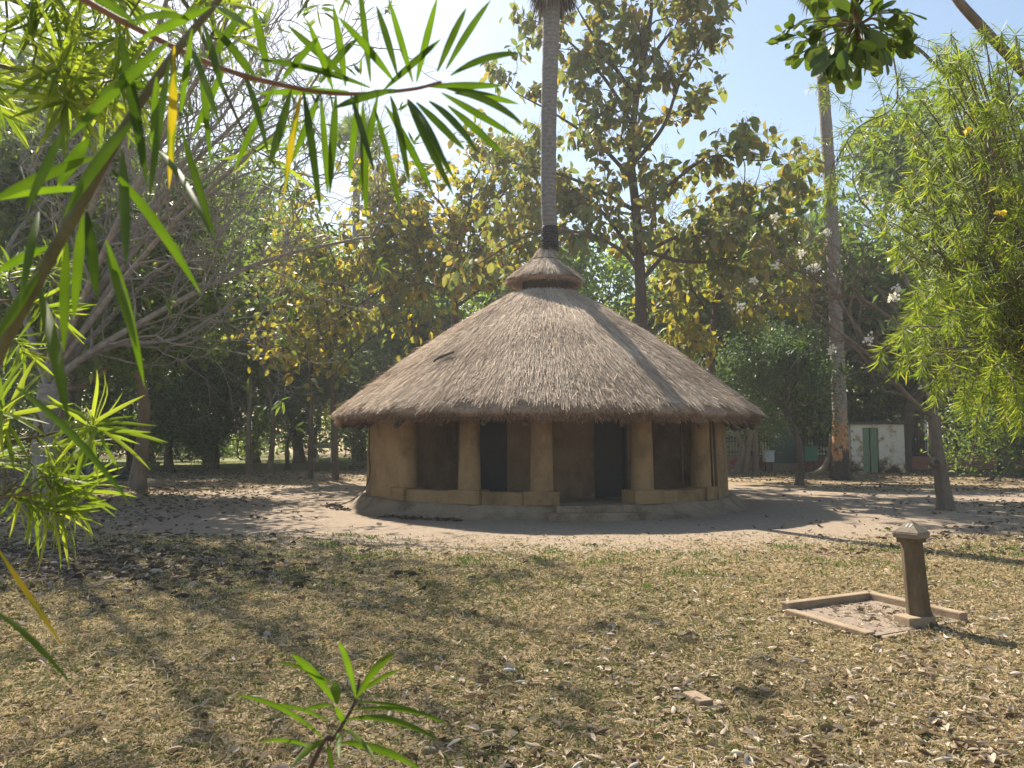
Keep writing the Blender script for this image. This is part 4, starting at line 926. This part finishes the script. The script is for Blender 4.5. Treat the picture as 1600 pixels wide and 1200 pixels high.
# broad leaves hanging in from an overhead branch at the upper right
rs = np.random.default_rng(73)
base = np.array([3.4, 1.3, 0.0]); t2 = thing('overhanging_tree', 'overhead branch with a dark cluster of broad rounded leaves', 'tree', base)
g = G(); g.tube(spline([base, base + [0, .05, 1.8], base + [-.1, .2, 3.4]], 14), np.linspace(.12, .07, 14), 12); g.obj('trunk', M['bark'], t2, True)
lm = spline([base + [-.1, .2, 3.4], np.array([2.2, 1.9, 3.75]), pt(1345, -90, 2.4), pt(1335, -10, 2.4), pt(1343, 62, 2.4)], 40)
g = G(); g.tube(lm, np.linspace(.04, .006, 40), 8); g.obj('branch', M['stem_red'], t2, True)
V_OB = leaf_variants('leaf', T_OBOV, M['broad'], 10, 7)
P_, D_, N_, S_ = [], [], [], []
for px_, py_, dx, dy in [(1260, 55, -1, 0), (1250, 85, -1, .3), (1290, 70, -.6, .7), (1300, 40, -.5, -.5), (1320, 90, -.2, 1), (1345, 60, .2, 1), (1375, 60, .8, .4), (1385, 35, .9, -.1), (1360, 25, .5, -.6), (1330, 30, -.1, -.8), (1300, 100, -.4, 1), (1400, 75, .7, .5), (1340, 95, .3, 1), (1275, 30, -.6, -.6), (1310, 60, 0, .3), (1325, 15, -.3, .2), (1355, 45, .3, .3), (1340, 40, 0, .5), (1370, 80, .4, .8), (1305, 80, -.4, .6), (1328, 62, -.2, .6), (1390, 55, .6, .2), (1285, 50, -.7, .2), (1230, 60, -1, .1), (1240, 40, -.8, -.3), (1350, 75, .2, .9), (1365, 5, .3, -.2), (1400, 20, .7, -.2)]:
    c_ = pt(px_, py_, 2.4 + rs.uniform(-.15, .15)); near = lm[36]
    g = G(); g.tube([near, (near + c_) / 2 + [0, 0, .02], c_], [.004, .003, .002], 5); g.obj('twig', M['stem'], t2, True)
    for q in range(7):
        a = rs.normal() * .7; d = np.array([dx, .5 * rs.normal(), -dy]); d = nrm(d) + .55 * rs.normal(size=3)
        P_.append(c_ + rs.normal(size=3) * .01); D_.append(d); N_.append(rs.normal(size=3) * .6 + [0, -.5, .6]); S_.append(rs.uniform(.055, .10) if px_ > 1270 else rs.uniform(.04, .065))
leaf_objects(t2, V_OB, np.array(P_), frames(np.array(D_), np.array(N_)), np.array(S_), rs.random(len(P_)))

# ------------------------------------------------------------------ post and kerb on the lawn
pb = np.array([3.56, 6.84, 0.0]); RZ = R(38)
post = thing('stone_post', 'weathered concrete post with pyramid cap leaning beside the kerb', 'post', pb)
tl = (-.055, .02)
g = G(); g.box(pb + [-.06, -.03, .045], (.27, .2, .10), R(14)); g.obj('footing', M['kerb'], post, bevel=.012)
g = G(); k = 8; lv = [(-.02, .135, .03), (.05, .110, .015), (.14, .094, 0), (.4, .089, 0), (.725, .085, 0)]
rings = []
for z, r, off in lv:
    th = np.arange(8) * math.pi / 4 + RZ + R(22.5)
    rad = r * np.where(np.arange(8) % 2, 1.06, 1.06)
    rings.append(np.stack([pb[0] + off + rad * np.cos(th) + tl[0] * z, pb[1] + rad * np.sin(th) + tl[1] * z, np.full(8, z)], -1))
V = np.array(rings); i = np.arange(len(lv) - 1)[:, None] * 8; j = np.arange(8)[None]
g.add(V, np.stack([i + j, i + (j + 1) % 8, i + 8 + (j + 1) % 8, i + 8 + j], -1).reshape(-1, 4)); g.add(V[-1], [list(range(8))]); g.obj('shaft', M['post'], post, bevel=.008)
tp = pb + [tl[0] * .72, tl[1] * .72, 0]
g = G(); g.box(tp + [0, 0, .738], (.185, .185, .05), RZ); g.obj('collar', M['post'], post, bevel=.012)
g = G(); g.box(tp + [0, 0, .775], (.222, .222, .035), RZ); g.box(tp + [0, 0, .795], (.235, .235, .02), RZ, top=.96)
g.obj('cap_slab', M['concrete'], post, bevel=.006)
g = G(); cz_, sz_ = math.cos(RZ), math.sin(RZ)
cr = [tp + [x_ * cz_ - y_ * sz_, x_ * sz_ + y_ * cz_, .806] for x_, y_ in ((-.114, -.114), (.114, -.114), (.114, .114), (-.114, .114))]
g.add(np.array(cr + [tp + [0, 0, .915]]), [(0, 1, 4), (1, 2, 4), (2, 3, 4), (3, 0, 4), (3, 2, 1, 0)]); cap = g.obj('pyramid_cap', M['concrete'], post, bevel=.006)
f0, f1, fa = cr[3], cr[0], tp + np.array([0, 0, .915])
nface = nrm(np.cross(f1 - f0, fa - f0)); nface = nface if nface[1] < 0 else -nface
for k, s_ in enumerate((.44, .58)):
    c0 = f0 + (f1 - f0) * s_ + (fa - (f0 + f1) / 2) * .42 + nface * .003; up_ = nrm(fa - (f0 + f1) / 2); sd_ = nrm(f1 - f0); up_ = nrm(up_ + sd_ * .25)
    g = G(); g.add([c0 - sd_ * .004, c0 + sd_ * .004, c0 + sd_ * .006 + up_ * .04, c0 - sd_ * .002 + up_ * .04], [(0, 1, 2, 3)]); g.obj('painted_stroke', M['white'], post)
kerb = thing('kerb_frame', 'low square concrete kerb sunk in the grass around the post', 'kerb', (3.3, 7.1, 0))
Lc, Bc, Rc, Fc = np.array([2.58, 7.40]), np.array([3.62, 7.92]), np.array([4.02, 6.96]), np.array([2.98, 6.42])
for a_, b_, h in ((Lc, Bc, .085), (Bc, Rc, .085), (Lc, Fc, .035), (Fc, Rc, .012)):
    d = b_ - a_; L = np.linalg.norm(d); rz = math.atan2(d[1], d[0]); m_ = (a_ + b_) / 2
    g = G(); g.box((m_[0], m_[1], h / 2 - .05), (L - .095 if h in (.035, .012) else L + .0, .095, h + .1), rz); g.obj('kerb_piece', M['kerb'], kerb, bevel=.012)
g = G(); g.add(np.array([(*p, .018) for p in (Lc, Fc, Rc, Bc)]), [(0, 1, 2, 3)]); tag(g.obj('soil_bed', M['clay'], kerb))
g = G(); p = pt(1090, 1072, 4.98); g.box((p[0], p[1], -.022), (.10, .2, .05), R(20)); tag(g.obj('paving_slab', M['kerb'], None, bevel=.008), 'small flat pinkish slab sunk in the dry grass', 'slab')

# ------------------------------------------------------------------ fence, shed, boxes on the right
def X(px, d): return (px - 800) / F * d
def fence(label, x0, x1, y, wall_label=None):
    t = thing('iron_fence', label, 'fence', ((x0 + x1) / 2, y, 0)); n = int((x1 - x0) / .17)
    for z in (.78, 1.0, 1.62): 
        g = G(); g.box(((x0 + x1) / 2, y, z), (x1 - x0, .05, .06)); g.obj('rail', M['iron'], t)
    g = G()
    for k in range(n + 1):
        x = x0 + (x1 - x0) * k / n; g.box((x, y - .002, 1.2), (.045, .045, 1.16)); g.box((x, y - .002, 1.86), (.11, .04, .16), top=.1)
        if k % 2 == 0 and k < n:
            th = np.linspace(0, math.pi, 9); xx = x + .17 + .17 * np.cos(th); g.tube(np.stack([xx, np.full(9, y), 1.62 + .24 * np.sin(th)], -1), .02, 4, cap=False)
    tag(g.obj('pickets', M['iron'], t), kind='stuff')
    for k in range(int((x1 - x0) / 2.4) + 1):
        x = x0 + k * 2.4; g = G(); g.box((x, y + .003, 1.0), (.11, .11, 2.0)); g.obj('post', M['iron'], t)
FY = 45
fence('dark iron fence with arched spear tops left of the white shed', X(1120, FY), X(1338, FY), FY)
fence('dark iron fence with spear tops right of the white shed', X(1400, FY), X(1720, FY), FY)
wl = thing('low_wall', 'low dusty red plaster wall under the iron fence', 'wall', (X(1240, FY), FY, 0))
g = G(); g.box((X(1229, FY), FY, .36), (X(1338, FY) - X(1120, FY), .28, .76)); g.obj('wall', M['redwall'], wl)
for k in range(6):
    x = X(1128, FY) + .8 + k * 1.35; g = G(); g.add([(x - .5, FY - .146, .38), (x, FY - .146, .06), (x + .5, FY - .146, .38), (x, FY - .146, .7)], [(0, 1, 2, 3)]); g.obj('painted_diamond', M['reddeep'], wl)
wl2 = thing('low_wall', 'low dusty red wall under the fence right of the shed', 'wall', (X(1560, FY), FY, 0))
g = G(); g.box((X(1560, FY), FY, .36), (X(1720, FY) - X(1400, FY), .28, .76)); g.obj('wall', M['redwall'], wl2)
# pale building glimpsed behind the fence
bld = thing('pale_building', 'pale cream building glimpsed behind the iron fence', 'building', (X(1250, 62), 64, 0))
g = G(); g.box((X(1265, 62), 66, 2.1), (20, 6, 4.2)); g.obj('wall', M['white'], bld)
g = G(); g.box((X(1265, 62), 66, 4.3), (20.6, 6.6, .24)); g.obj('roof_slab', M['concrete'], bld)
for k in range(6):
    g = G(); g.box((X(1265, 62) - 8 + k * 3.1, 62.98, 1.9), (1.3, .1, 1.5)); f_ = g.obj('window', M['iron'], bld)
# cabinet
cd = 43.0
t = thing('utility_cabinet', 'tall dark green metal cabinet with small white notice before the fence', 'cabinet', (X(1222, cd), cd, 0))
g = G(); g.box((X(1222, cd), cd, .2), (1.7, .9, .42)); g.obj('concrete_base', M['concrete'], t)
g = G(); g.box((X(1222, cd), cd, 1.34), (1.32, .72, 1.86)); g.obj('body', M['cabinet'], t, bevel=.02)
for s_ in (-1, 1):
    g = G(); g.box((X(1222, cd) + s_ * .325, cd - .375, 1.32), (.61, .03, 1.7)); dd_ = g.obj('cabinet_door', M['cabinet'], t, bevel=.008)
    g = G(); g.box((X(1222, cd) + s_ * .08, cd - .41, 1.25), (.04, .04, .2)); o = g.obj('handle', M['iron'], t); o.parent = dd_; o.matrix_parent_inverse = Matrix.Translation(-t.location)
g = G(); g.box((X(1222, cd), cd, 2.3), (1.5, .88, .07)); g.obj('top_cover', M['cabinet'], t, bevel=.01)
g = G(); g.box((X(1222, cd) - .42, cd - .396, 1.92), (.24, .01, .26)); g.obj('notice', M['white'], t)
def small_box(label, px, d, zc_, w_, h_, mat):
    t = thing('meter_box', label, 'box', (X(px, d), d, 0))
    g = G(); g.box((X(px, d), d, zc_), (w_, .45, h_)); g.obj('body', M[mat], t, bevel=.015)
    g = G(); g.box((X(px, d), d, zc_ + h_ / 2 + .03), (w_ * 1.12, .56, .05)); g.obj('lid', M[mat], t, bevel=.01)
    g = G(); g.box((X(px, d), d - .235, zc_), (w_ * .86, .02, h_ * .86)); g.obj('door', M[mat], t, bevel=.006)
    for s_ in (-1, 1):
        g = G(); z1 = zc_ - h_ / 2; g.box((X(px, d) + s_ * w_ * .36, d, z1 / 2), (.06, .06, z1 + .02)); g.obj('leg', M['iron'], t)
small_box('small pale grey meter box on legs beside the green cabinet', 1199, 42, .78, .5, .58, 'box_grey')
small_box('bright green meter box on legs right of the tall cabinet', 1263, 41.5, .92, .66, .76, 'box_green')
# shed
sdp = 40.0; x0, x1 = X(1327, sdp), X(1410, sdp)
t = thing('white_shed', 'small flat-roofed shed with stained white walls and green double door', 'shed', ((x0 + x1) / 2, sdp, 0))
dx0, dx1 = X(1345, sdp), X(1370, sdp)
for a_, b_, z0, z1 in ((x0, dx0, 0, 2.5), (dx1, x1, 0, 2.5), (dx0, dx1, 2.32, 2.5)):
    g = G(); g.box(((a_ + b_) / 2, sdp, (z0 + z1) / 2), (b_ - a_, .2, z1 - z0)); g.obj('front_wall', M['shed'], t)
for xx in (x0 + .1, x1 - .1):
    g = G(); g.box((xx, sdp + 1.202, 1.25), (.198, 2.2, 2.498)); g.obj('side_wall', M['shed'], t)
g = G(); g.box(((x0 + x1) / 2, sdp + 2.3, 1.25), (x1 - x0 - .42, .15, 2.496)); g.obj('back_wall', M['shed'], t)
g = G(); g.box(((x0 + x1) / 2, sdp + 1.1, 2.57), (x1 - x0 + .3, 2.9, .13)); g.obj('roof_slab', M['roof_slab'], t, bevel=.02)
for s_ in (0, 1):
    wdr = (dx1 - dx0) / 2; g = G(); g.box((dx0 + wdr * (s_ + .5), sdp + .02, 1.16), (wdr - .06, .05, 2.3)); dd_ = g.obj('door', M['door_green'], t, bevel=.008)
    for zz, hh_ in ((.55, .75), (1.35, .6), (1.98, .42)):
        g = G(); g.box((dx0 + wdr * (s_ + .5), sdp - .01, zz), (wdr * .6, .03, hh_)); o = g.obj('panel', M['door_green'], t, bevel=.012); o.parent = dd_; o.matrix_parent_inverse = Matrix.Translation(-t.location)
# leaning dark trunk behind the shed and pale root by the palm
lt = thing('leaning_tree', 'dark leaning trunk arching up behind the right end of the shed', 'tree', pt(1412, 735, 41.5) * [1, 1, 0])
g = G(); g.tube(spline([pt(1412, 738, 41.5), pt(1413, 690, 41.5), pt(1420, 650, 41.5), pt(1432, 620, 41.5), pt(1450, 590, 41.5), pt(1470, 560, 41.5)], 24), np.linspace(.42, .28, 24), 12); g.obj('trunk', M['bark_dark'], lt, True)
rs = np.random.default_rng(77); n = 2500; Pq = pt(1475, 530, 41.5) + rs.normal(size=(n, 3)) * [1.5, 1.5, 1.0]
g = G(); leaves(g, T_SMALL, Pq, frames(rs.normal(size=(n, 3)) + [0, 0, -.4], rs.normal(size=(n, 3)) + [0, 0, 1]), rs.uniform(.15, .3, n), rs.random(n)); g.obj('crown', M['green'], lt)
rt = thing('tree_root', 'pale bent root curving to the ground beside the charred palm base', 'root', pt(1285, 742, 33.5) * [1, 1, 0])
g = G(); g.tube(spline([pt(1304, 680, 33.6), pt(1300, 705, 33.5), pt(1292, 725, 33.3), pt(1282, 736, 33.1), pt(1268, 741, 33)], 20), np.linspace(.22, .09, 20), 10); g.obj('root', M['bark'], rt, True)
for k, px_ in enumerate((1150, 1163, 1180)):
    tt = thing('bent_tree', ['crooked thin trunk by the right eave', 'slanting thin trunk crossing the fence by the right eave', 'straight grey trunk before the dusty red wall'][k], 'tree', pt(px_, 738, 38) * [1, 1, 0])
    g = G(); g.tube(spline([pt(px_, 738, 38) * [1, 1, 0], pt(px_ + (10, 6, 1)[k], 700, 38), pt(px_ - (4, -14, 2)[k], 660, 38), pt(px_ + (8, 20, -3)[k], 600, 38)], 16), np.linspace(.17, .1, 16), 8); g.obj('trunk', M['bark'], tt, True)
    n = 1200; Pq = pt(px_ + 8, 575, 38) + rs.normal(size=(n, 3)) * [1.1, 1.1, .8]
    g = G(); leaves(g, T_SMALL, Pq, frames(rs.normal(size=(n, 3)), rs.normal(size=(n, 3)) + [0, 0, 1]), rs.uniform(.15, .28, n), rs.random(n)); g.obj('crown', M['dark_green'], tt)

# ------------------------------------------------------------------ tarpaulin heap, clay lump, white board far off
g = G(); nx, ny = 60, 26; uu, vv = np.meshgrid(np.linspace(-1, 1, nx), np.linspace(-1, 1, ny))
c_ = pt(140, 738, 33); rs = np.random.default_rng(81)
hz = np.clip(1 - np.abs(uu) ** 2.4, 0, 1) * np.clip(1 - np.abs(vv) ** 2.4, 0, 1)
fold = .5 + .3 * np.sin(uu * 9 + 2 * np.sin(vv * 3)) + .25 * np.sin(uu * 21 + vv * 6) + .2 * np.abs(np.sin(uu * 13 - vv * 8))
zz = hz * (.22 + .42 * fold * (1.1 - .5 * uu)) 
V = np.stack([c_[0] + uu * 2.3 + .1 * np.sin(vv * 7), c_[1] + vv * 1.2 + .1 * np.sin(uu * 9), zz - .02], -1)
i = np.arange(ny - 1)[:, None] * nx; j = np.arange(nx - 1)[None]
g.add(V, np.stack([i + j, i + j + 1, i + nx + j + 1, i + nx + j], -1).reshape(-1, 4)); tag(g.obj('tarpaulin', M['tarp'], None, True), 'crumpled black tarpaulin heap under the trees at the yard edge', 'tarpaulin')
def lump(label, px, py, d, s):
    g = G(); th = np.linspace(0, math.pi / 2, 8); V = []
    rs = np.random.default_rng(int(px)); p = pt(px, py, d)
    k = 16; aa = np.arange(k) * 2 * math.pi / k
    for a_ in th:
        rr_ = math.cos(a_) * (1 + .18 * np.sin(aa * 3 + px) + .1 * np.sin(aa * 5)); V.append(np.stack([p[0] + s[0] * rr_ * np.cos(aa), p[1] + s[1] * rr_ * np.sin(aa), np.full(k, -.02 + s[2] * math.sin(a_)) * (1 + .1 * np.sin(aa * 2))], -1))
    i = np.arange(7)[:, None] * k; j = np.arange(k)[None]
    g.add(np.array(V), np.stack([i + j, i + (j + 1) % k, i + k + (j + 1) % k, i + k + j], -1).reshape(-1, 4)); tag(g.obj('clay_lump', M['clay'], None, True), label, 'lump')
lump('grey lump of dried clay on the leaf-strewn yard', 228, 762, 27.5, (.5, .4, .3))
lump('small clod of earth on the sandy yard behind the hut', 1345, 742, 38, (.25, .2, .18))
bo = thing('white_bench', 'tiny white board on posts far behind the dark rounded tree', 'bench', pt(507, 712, 60) * [1, 1, 0])
g = G(); p = pt(507, 697, 60); g.box(p, (1.5, .3, .35)); g.obj('board', M['white'], bo)
for s_ in (-.55, .55):
    g = G(); g.box((p[0] + s_, 60, .45), (.1, .1, .95)); g.obj('leg', M['white'], bo)

# ------------------------------------------------------------------ grass, fallen leaves, weeds
rs = np.random.default_rng(91)
def scatter(n, d0, d1, pw=1.0):
    """points on the ground inside the view, denser near the camera"""
    d = (d0 ** pw + (d1 ** pw - d0 ** pw) * rs.random(n)) ** (1 / pw); x = rs.uniform(-.74, .74, n) * d
    return x, d
n = 330000; x, y = scatter(n, 3.0, 13.5, 1.1)
keep = rs.random(n) < (.03 + .97 * bare(x + .6 * rs.normal(size=n), y + .9 * rs.normal(size=n))); x, y = x[keep], y[keep]; n = len(x)
pat = .5 + .5 * np.sin(x * 1.7 + np.sin(y * 1.3) * 1.4) * np.sin(y * 1.9 + np.sin(x * 1.1) * 1.7)
keep = rs.random(n) < .45 + .55 * pat; x, y, pat = x[keep], y[keep], pat[keep]; n = len(x)
a = rs.uniform(0, 2 * math.pi, n); flat = rs.random(n) < .62
el = np.where(flat, rs.uniform(.02, .35, n), rs.uniform(.5, 1.35, n)); L = rs.uniform(.03, .085, n) * np.where(flat, 1.15, .62) * np.where(rs.random(n) < .05, 2.2, 1.0)
D = np.stack([np.cos(a) * np.cos(el), np.sin(a) * np.cos(el), np.sin(el)], -1); S = nrm(np.cross(D, rs.normal(size=(n, 3)) + [0, 0, .2]))
P = np.stack([x, y, gz(x, y) + rs.uniform(0, .012, n)], -1); W = (.0016 + .0005 * y)[:, None] * rs.uniform(.6, 1.3, n)[:, None]
mid = P + D * L[:, None] * .55 + [0, 0, .004]; tip = P + D * L[:, None] - np.array([0, 0, 1.0]) * (L * .22)[:, None]
cgreen = np.where(rs.random(n) < .2 + .5 * (1 - pat) ** 1.3 * np.clip((3.2 - x) / 2, .15, 1), rs.uniform(0, .32, n), rs.uniform(.36, 1, n))
g = G(); V = np.stack([P - S * W, P + S * W, mid + S * W * .8, tip, mid - S * W * .8], 1)
g.add(V, np.arange(5 * n).reshape(-1, 5), np.repeat(cgreen, 5)); tag(g.obj('dry_grass', M['grass']), 'short dry straw-coloured grass of the lawn', 'grass', kind='stuff')

def curled_leaf(seed):
    rs2 = np.random.default_rng(seed); ts = np.array([0, .12, .35, .6, .82, 1]); ws = np.array([.02, .12, .23, .24, .15, .01]) * rs2.uniform(.7, 1.15)
    curl, bend, tw_ = rs2.uniform(.7, 2.5), rs2.uniform(-.9, 1.2), rs2.uniform(-1.2, 1.2); V = []
    for t_, w_ in zip(ts, ws):
        for s_ in (-1, -.5, 0, .5, 1):
            ph = s_ * curl * (.6 + .8 * t_); lat = w_ * math.sin(ph) / curl * 1.2; up_ = w_ * (1 - math.cos(ph)) / curl * 1.2
            V.append((t_ - .5, lat, up_ + bend * (t_ - .5) ** 2 * .7 + tw_ * (t_ - .5) * lat))
    V = np.array(V); V[:, 2] -= V[:, 2].min(); q = []
    for k in range(5):
        for c_ in range(4): q.append((5 * k + c_, 5 * k + c_ + 1, 5 * k + c_ + 6, 5 * k + c_ + 5))
    return V, np.array(q)
CURL = [curled_leaf(k) for k in range(12)]
def density_leaf(x, y):
    right = 1 / (1 + np.exp(-(x - .2 - .0 * y) * 1.1))
    near = np.clip((9.5 - y) / 5, .12, 1)
    drift = .5 + .5 * np.sin(x * 2.3 + 1.7 * np.sin(y * 1.9)) * np.sin(y * 3.1 + 1.3 * np.sin(x * 2.7 + 1))
    return np.clip((.12 + .88 * right * near) * (.25 + 1.5 * drift ** 1.5), 0, 1)
# litter lying everywhere
def litter(name, label, x, y, size, mat, lo, hi):
    n = len(x); g = G(); kind = rs.integers(0, 12, n); c_ = lo + (hi - lo) * rs.random(n)
    for k in range(12):
        m_ = kind == k; nn = m_.sum()
        if not nn: continue
        a = rs.uniform(0, 2 * math.pi, nn); tilt = rs.normal(size=(nn, 2)) * .5
        N = np.stack([tilt[:, 0], tilt[:, 1], np.where(rs.random(nn) < .75, 1.0, -1.0)], -1); D = np.stack([np.cos(a), np.sin(a), rs.normal(size=nn) * .15], -1)
        sz = size * rs.uniform(.55, 1.3, nn); flip = N[:, 2] < 0
        P = np.stack([x[m_], y[m_], gz(x[m_], y[m_]) + .004 + np.where(flip, sz * .16, 0) + rs.uniform(0, .02, nn)], -1)
        leaves(g, CURL[k], P, frames(D, N), sz, c_[m_])
    return tag(g.obj(name, mat, None, True), label, 'leaf litter', kind='stuff')
x, y = scatter(21000, 3.0, 12.5, 1.15); k = (rs.random(len(x)) < density_leaf(x, y) * .75) & (rs.random(len(x)) < .12 + .88 * bare(x, y)); x, y = x[k], y[k]
litter('leaf_litter', 'pale curled dry leaves strewn over the lawn', x, y, .082, M['dead_leaf'], .05, .99)
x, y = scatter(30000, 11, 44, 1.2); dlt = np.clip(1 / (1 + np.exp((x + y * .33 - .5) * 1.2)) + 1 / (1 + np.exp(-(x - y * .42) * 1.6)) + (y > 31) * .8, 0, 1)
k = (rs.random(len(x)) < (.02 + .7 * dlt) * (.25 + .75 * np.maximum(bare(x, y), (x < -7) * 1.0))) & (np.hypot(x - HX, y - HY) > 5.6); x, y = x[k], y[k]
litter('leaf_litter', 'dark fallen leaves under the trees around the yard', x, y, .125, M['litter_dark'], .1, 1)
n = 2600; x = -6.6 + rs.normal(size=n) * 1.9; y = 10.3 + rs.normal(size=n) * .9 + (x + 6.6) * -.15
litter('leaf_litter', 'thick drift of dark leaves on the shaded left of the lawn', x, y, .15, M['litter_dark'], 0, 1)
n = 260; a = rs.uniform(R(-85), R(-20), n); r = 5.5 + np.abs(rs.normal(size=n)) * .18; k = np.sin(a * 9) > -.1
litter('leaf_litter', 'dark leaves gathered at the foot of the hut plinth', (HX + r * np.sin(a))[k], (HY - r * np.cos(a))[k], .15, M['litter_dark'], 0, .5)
n = 420; tt_ = rs.random((n, 2)) * .84 + .08; q = Lc + tt_[:, :1] * (Bc - Lc) + tt_[:, 1:] * (Fc - Lc)
litter('leaf_litter', 'dry leaves collected inside the kerb', q[:, 0], q[:, 1], .075, M['dead_leaf'], .1, .97)
# the leaves that show largest, one by one
x, y = scatter(4000, 3.6, 9.0, 1.0); k = rs.random(len(x)) < density_leaf(x, y) * .6; x, y = x[k][:300], y[k][:300]
var = []
for k in range(12):
    for c_ in (.2, .5, .72, .9):
        gg = G(); gg.add(*CURL[k], c_); var.append(gg.mesh('fallen_leaf', M['dead_leaf'], True))
for k in range(len(x)):
    s_ = rs.uniform(.06, .115); vi = int(rs.integers(0, len(var))); o = bpy.data.objects.new('fallen_leaf', var[vi]); link(o)
    o.location = (x[k], y[k], float(gz(x[k], y[k])) + .008); o.rotation_euler = (rs.normal() * .25, rs.normal() * .25, rs.uniform(0, 6.28)); o.scale = (s_, s_, s_)
    hue = ('dark brown', 'tan', 'pale tan', 'whitish grey')[vi % 4]; tag(o, hue + ' curled dry leaf lying on top of the lawn', 'leaf', hue + ' fallen leaves on the lawn')
# low green weeds at the edge of the yard
g = G(); n = 5200; cx_ = rs.uniform(-1, 1, 90); x = rs.uniform(-6, 8, 90); y = 10.6 + rs.normal(size=90) * 1.1 + .02 * x * x
idx = rs.integers(0, 90, n); x = x[idx] + rs.normal(size=n) * .13; y = y[idx] + rs.normal(size=n) * .13
P = np.stack([x, y, gz(x, y)], -1); D = rs.normal(size=(n, 3)) * .6 + [0, 0, .8]
leaves(g, T_SMALL, P, frames(D, rs.normal(size=(n, 3)) + [0, -.5, .5]), rs.uniform(.03, .07, n), rs.random(n), np.full(n, .7))
tag(g.obj('weeds', M['weed']), 'low green weeds where the lawn meets the sandy yard', 'weeds', kind='stuff')

# ------------------------------------------------------------------ hazy air
g = G(); g.box((0, 40, 12), (330, 330, 27)); hz_m = bpy.data.materials.new('hazy_air'); hz_m.use_nodes = True; t = hz_m.node_tree; t.nodes.clear()
vo = t.nodes.new('ShaderNodeVolumePrincipled'); vo.inputs['Color'].default_value = (.86, .92, 1, 1); vo.inputs['Density'].default_value = .0009; vo.inputs['Anisotropy'].default_value = .35
ou = t.nodes.new('ShaderNodeOutputMaterial'); t.links.new(vo.outputs[0], ou.inputs['Volume'])
tag(g.obj('haze', hz_m), 'thin sunlit haze in the air', kind='stuff')
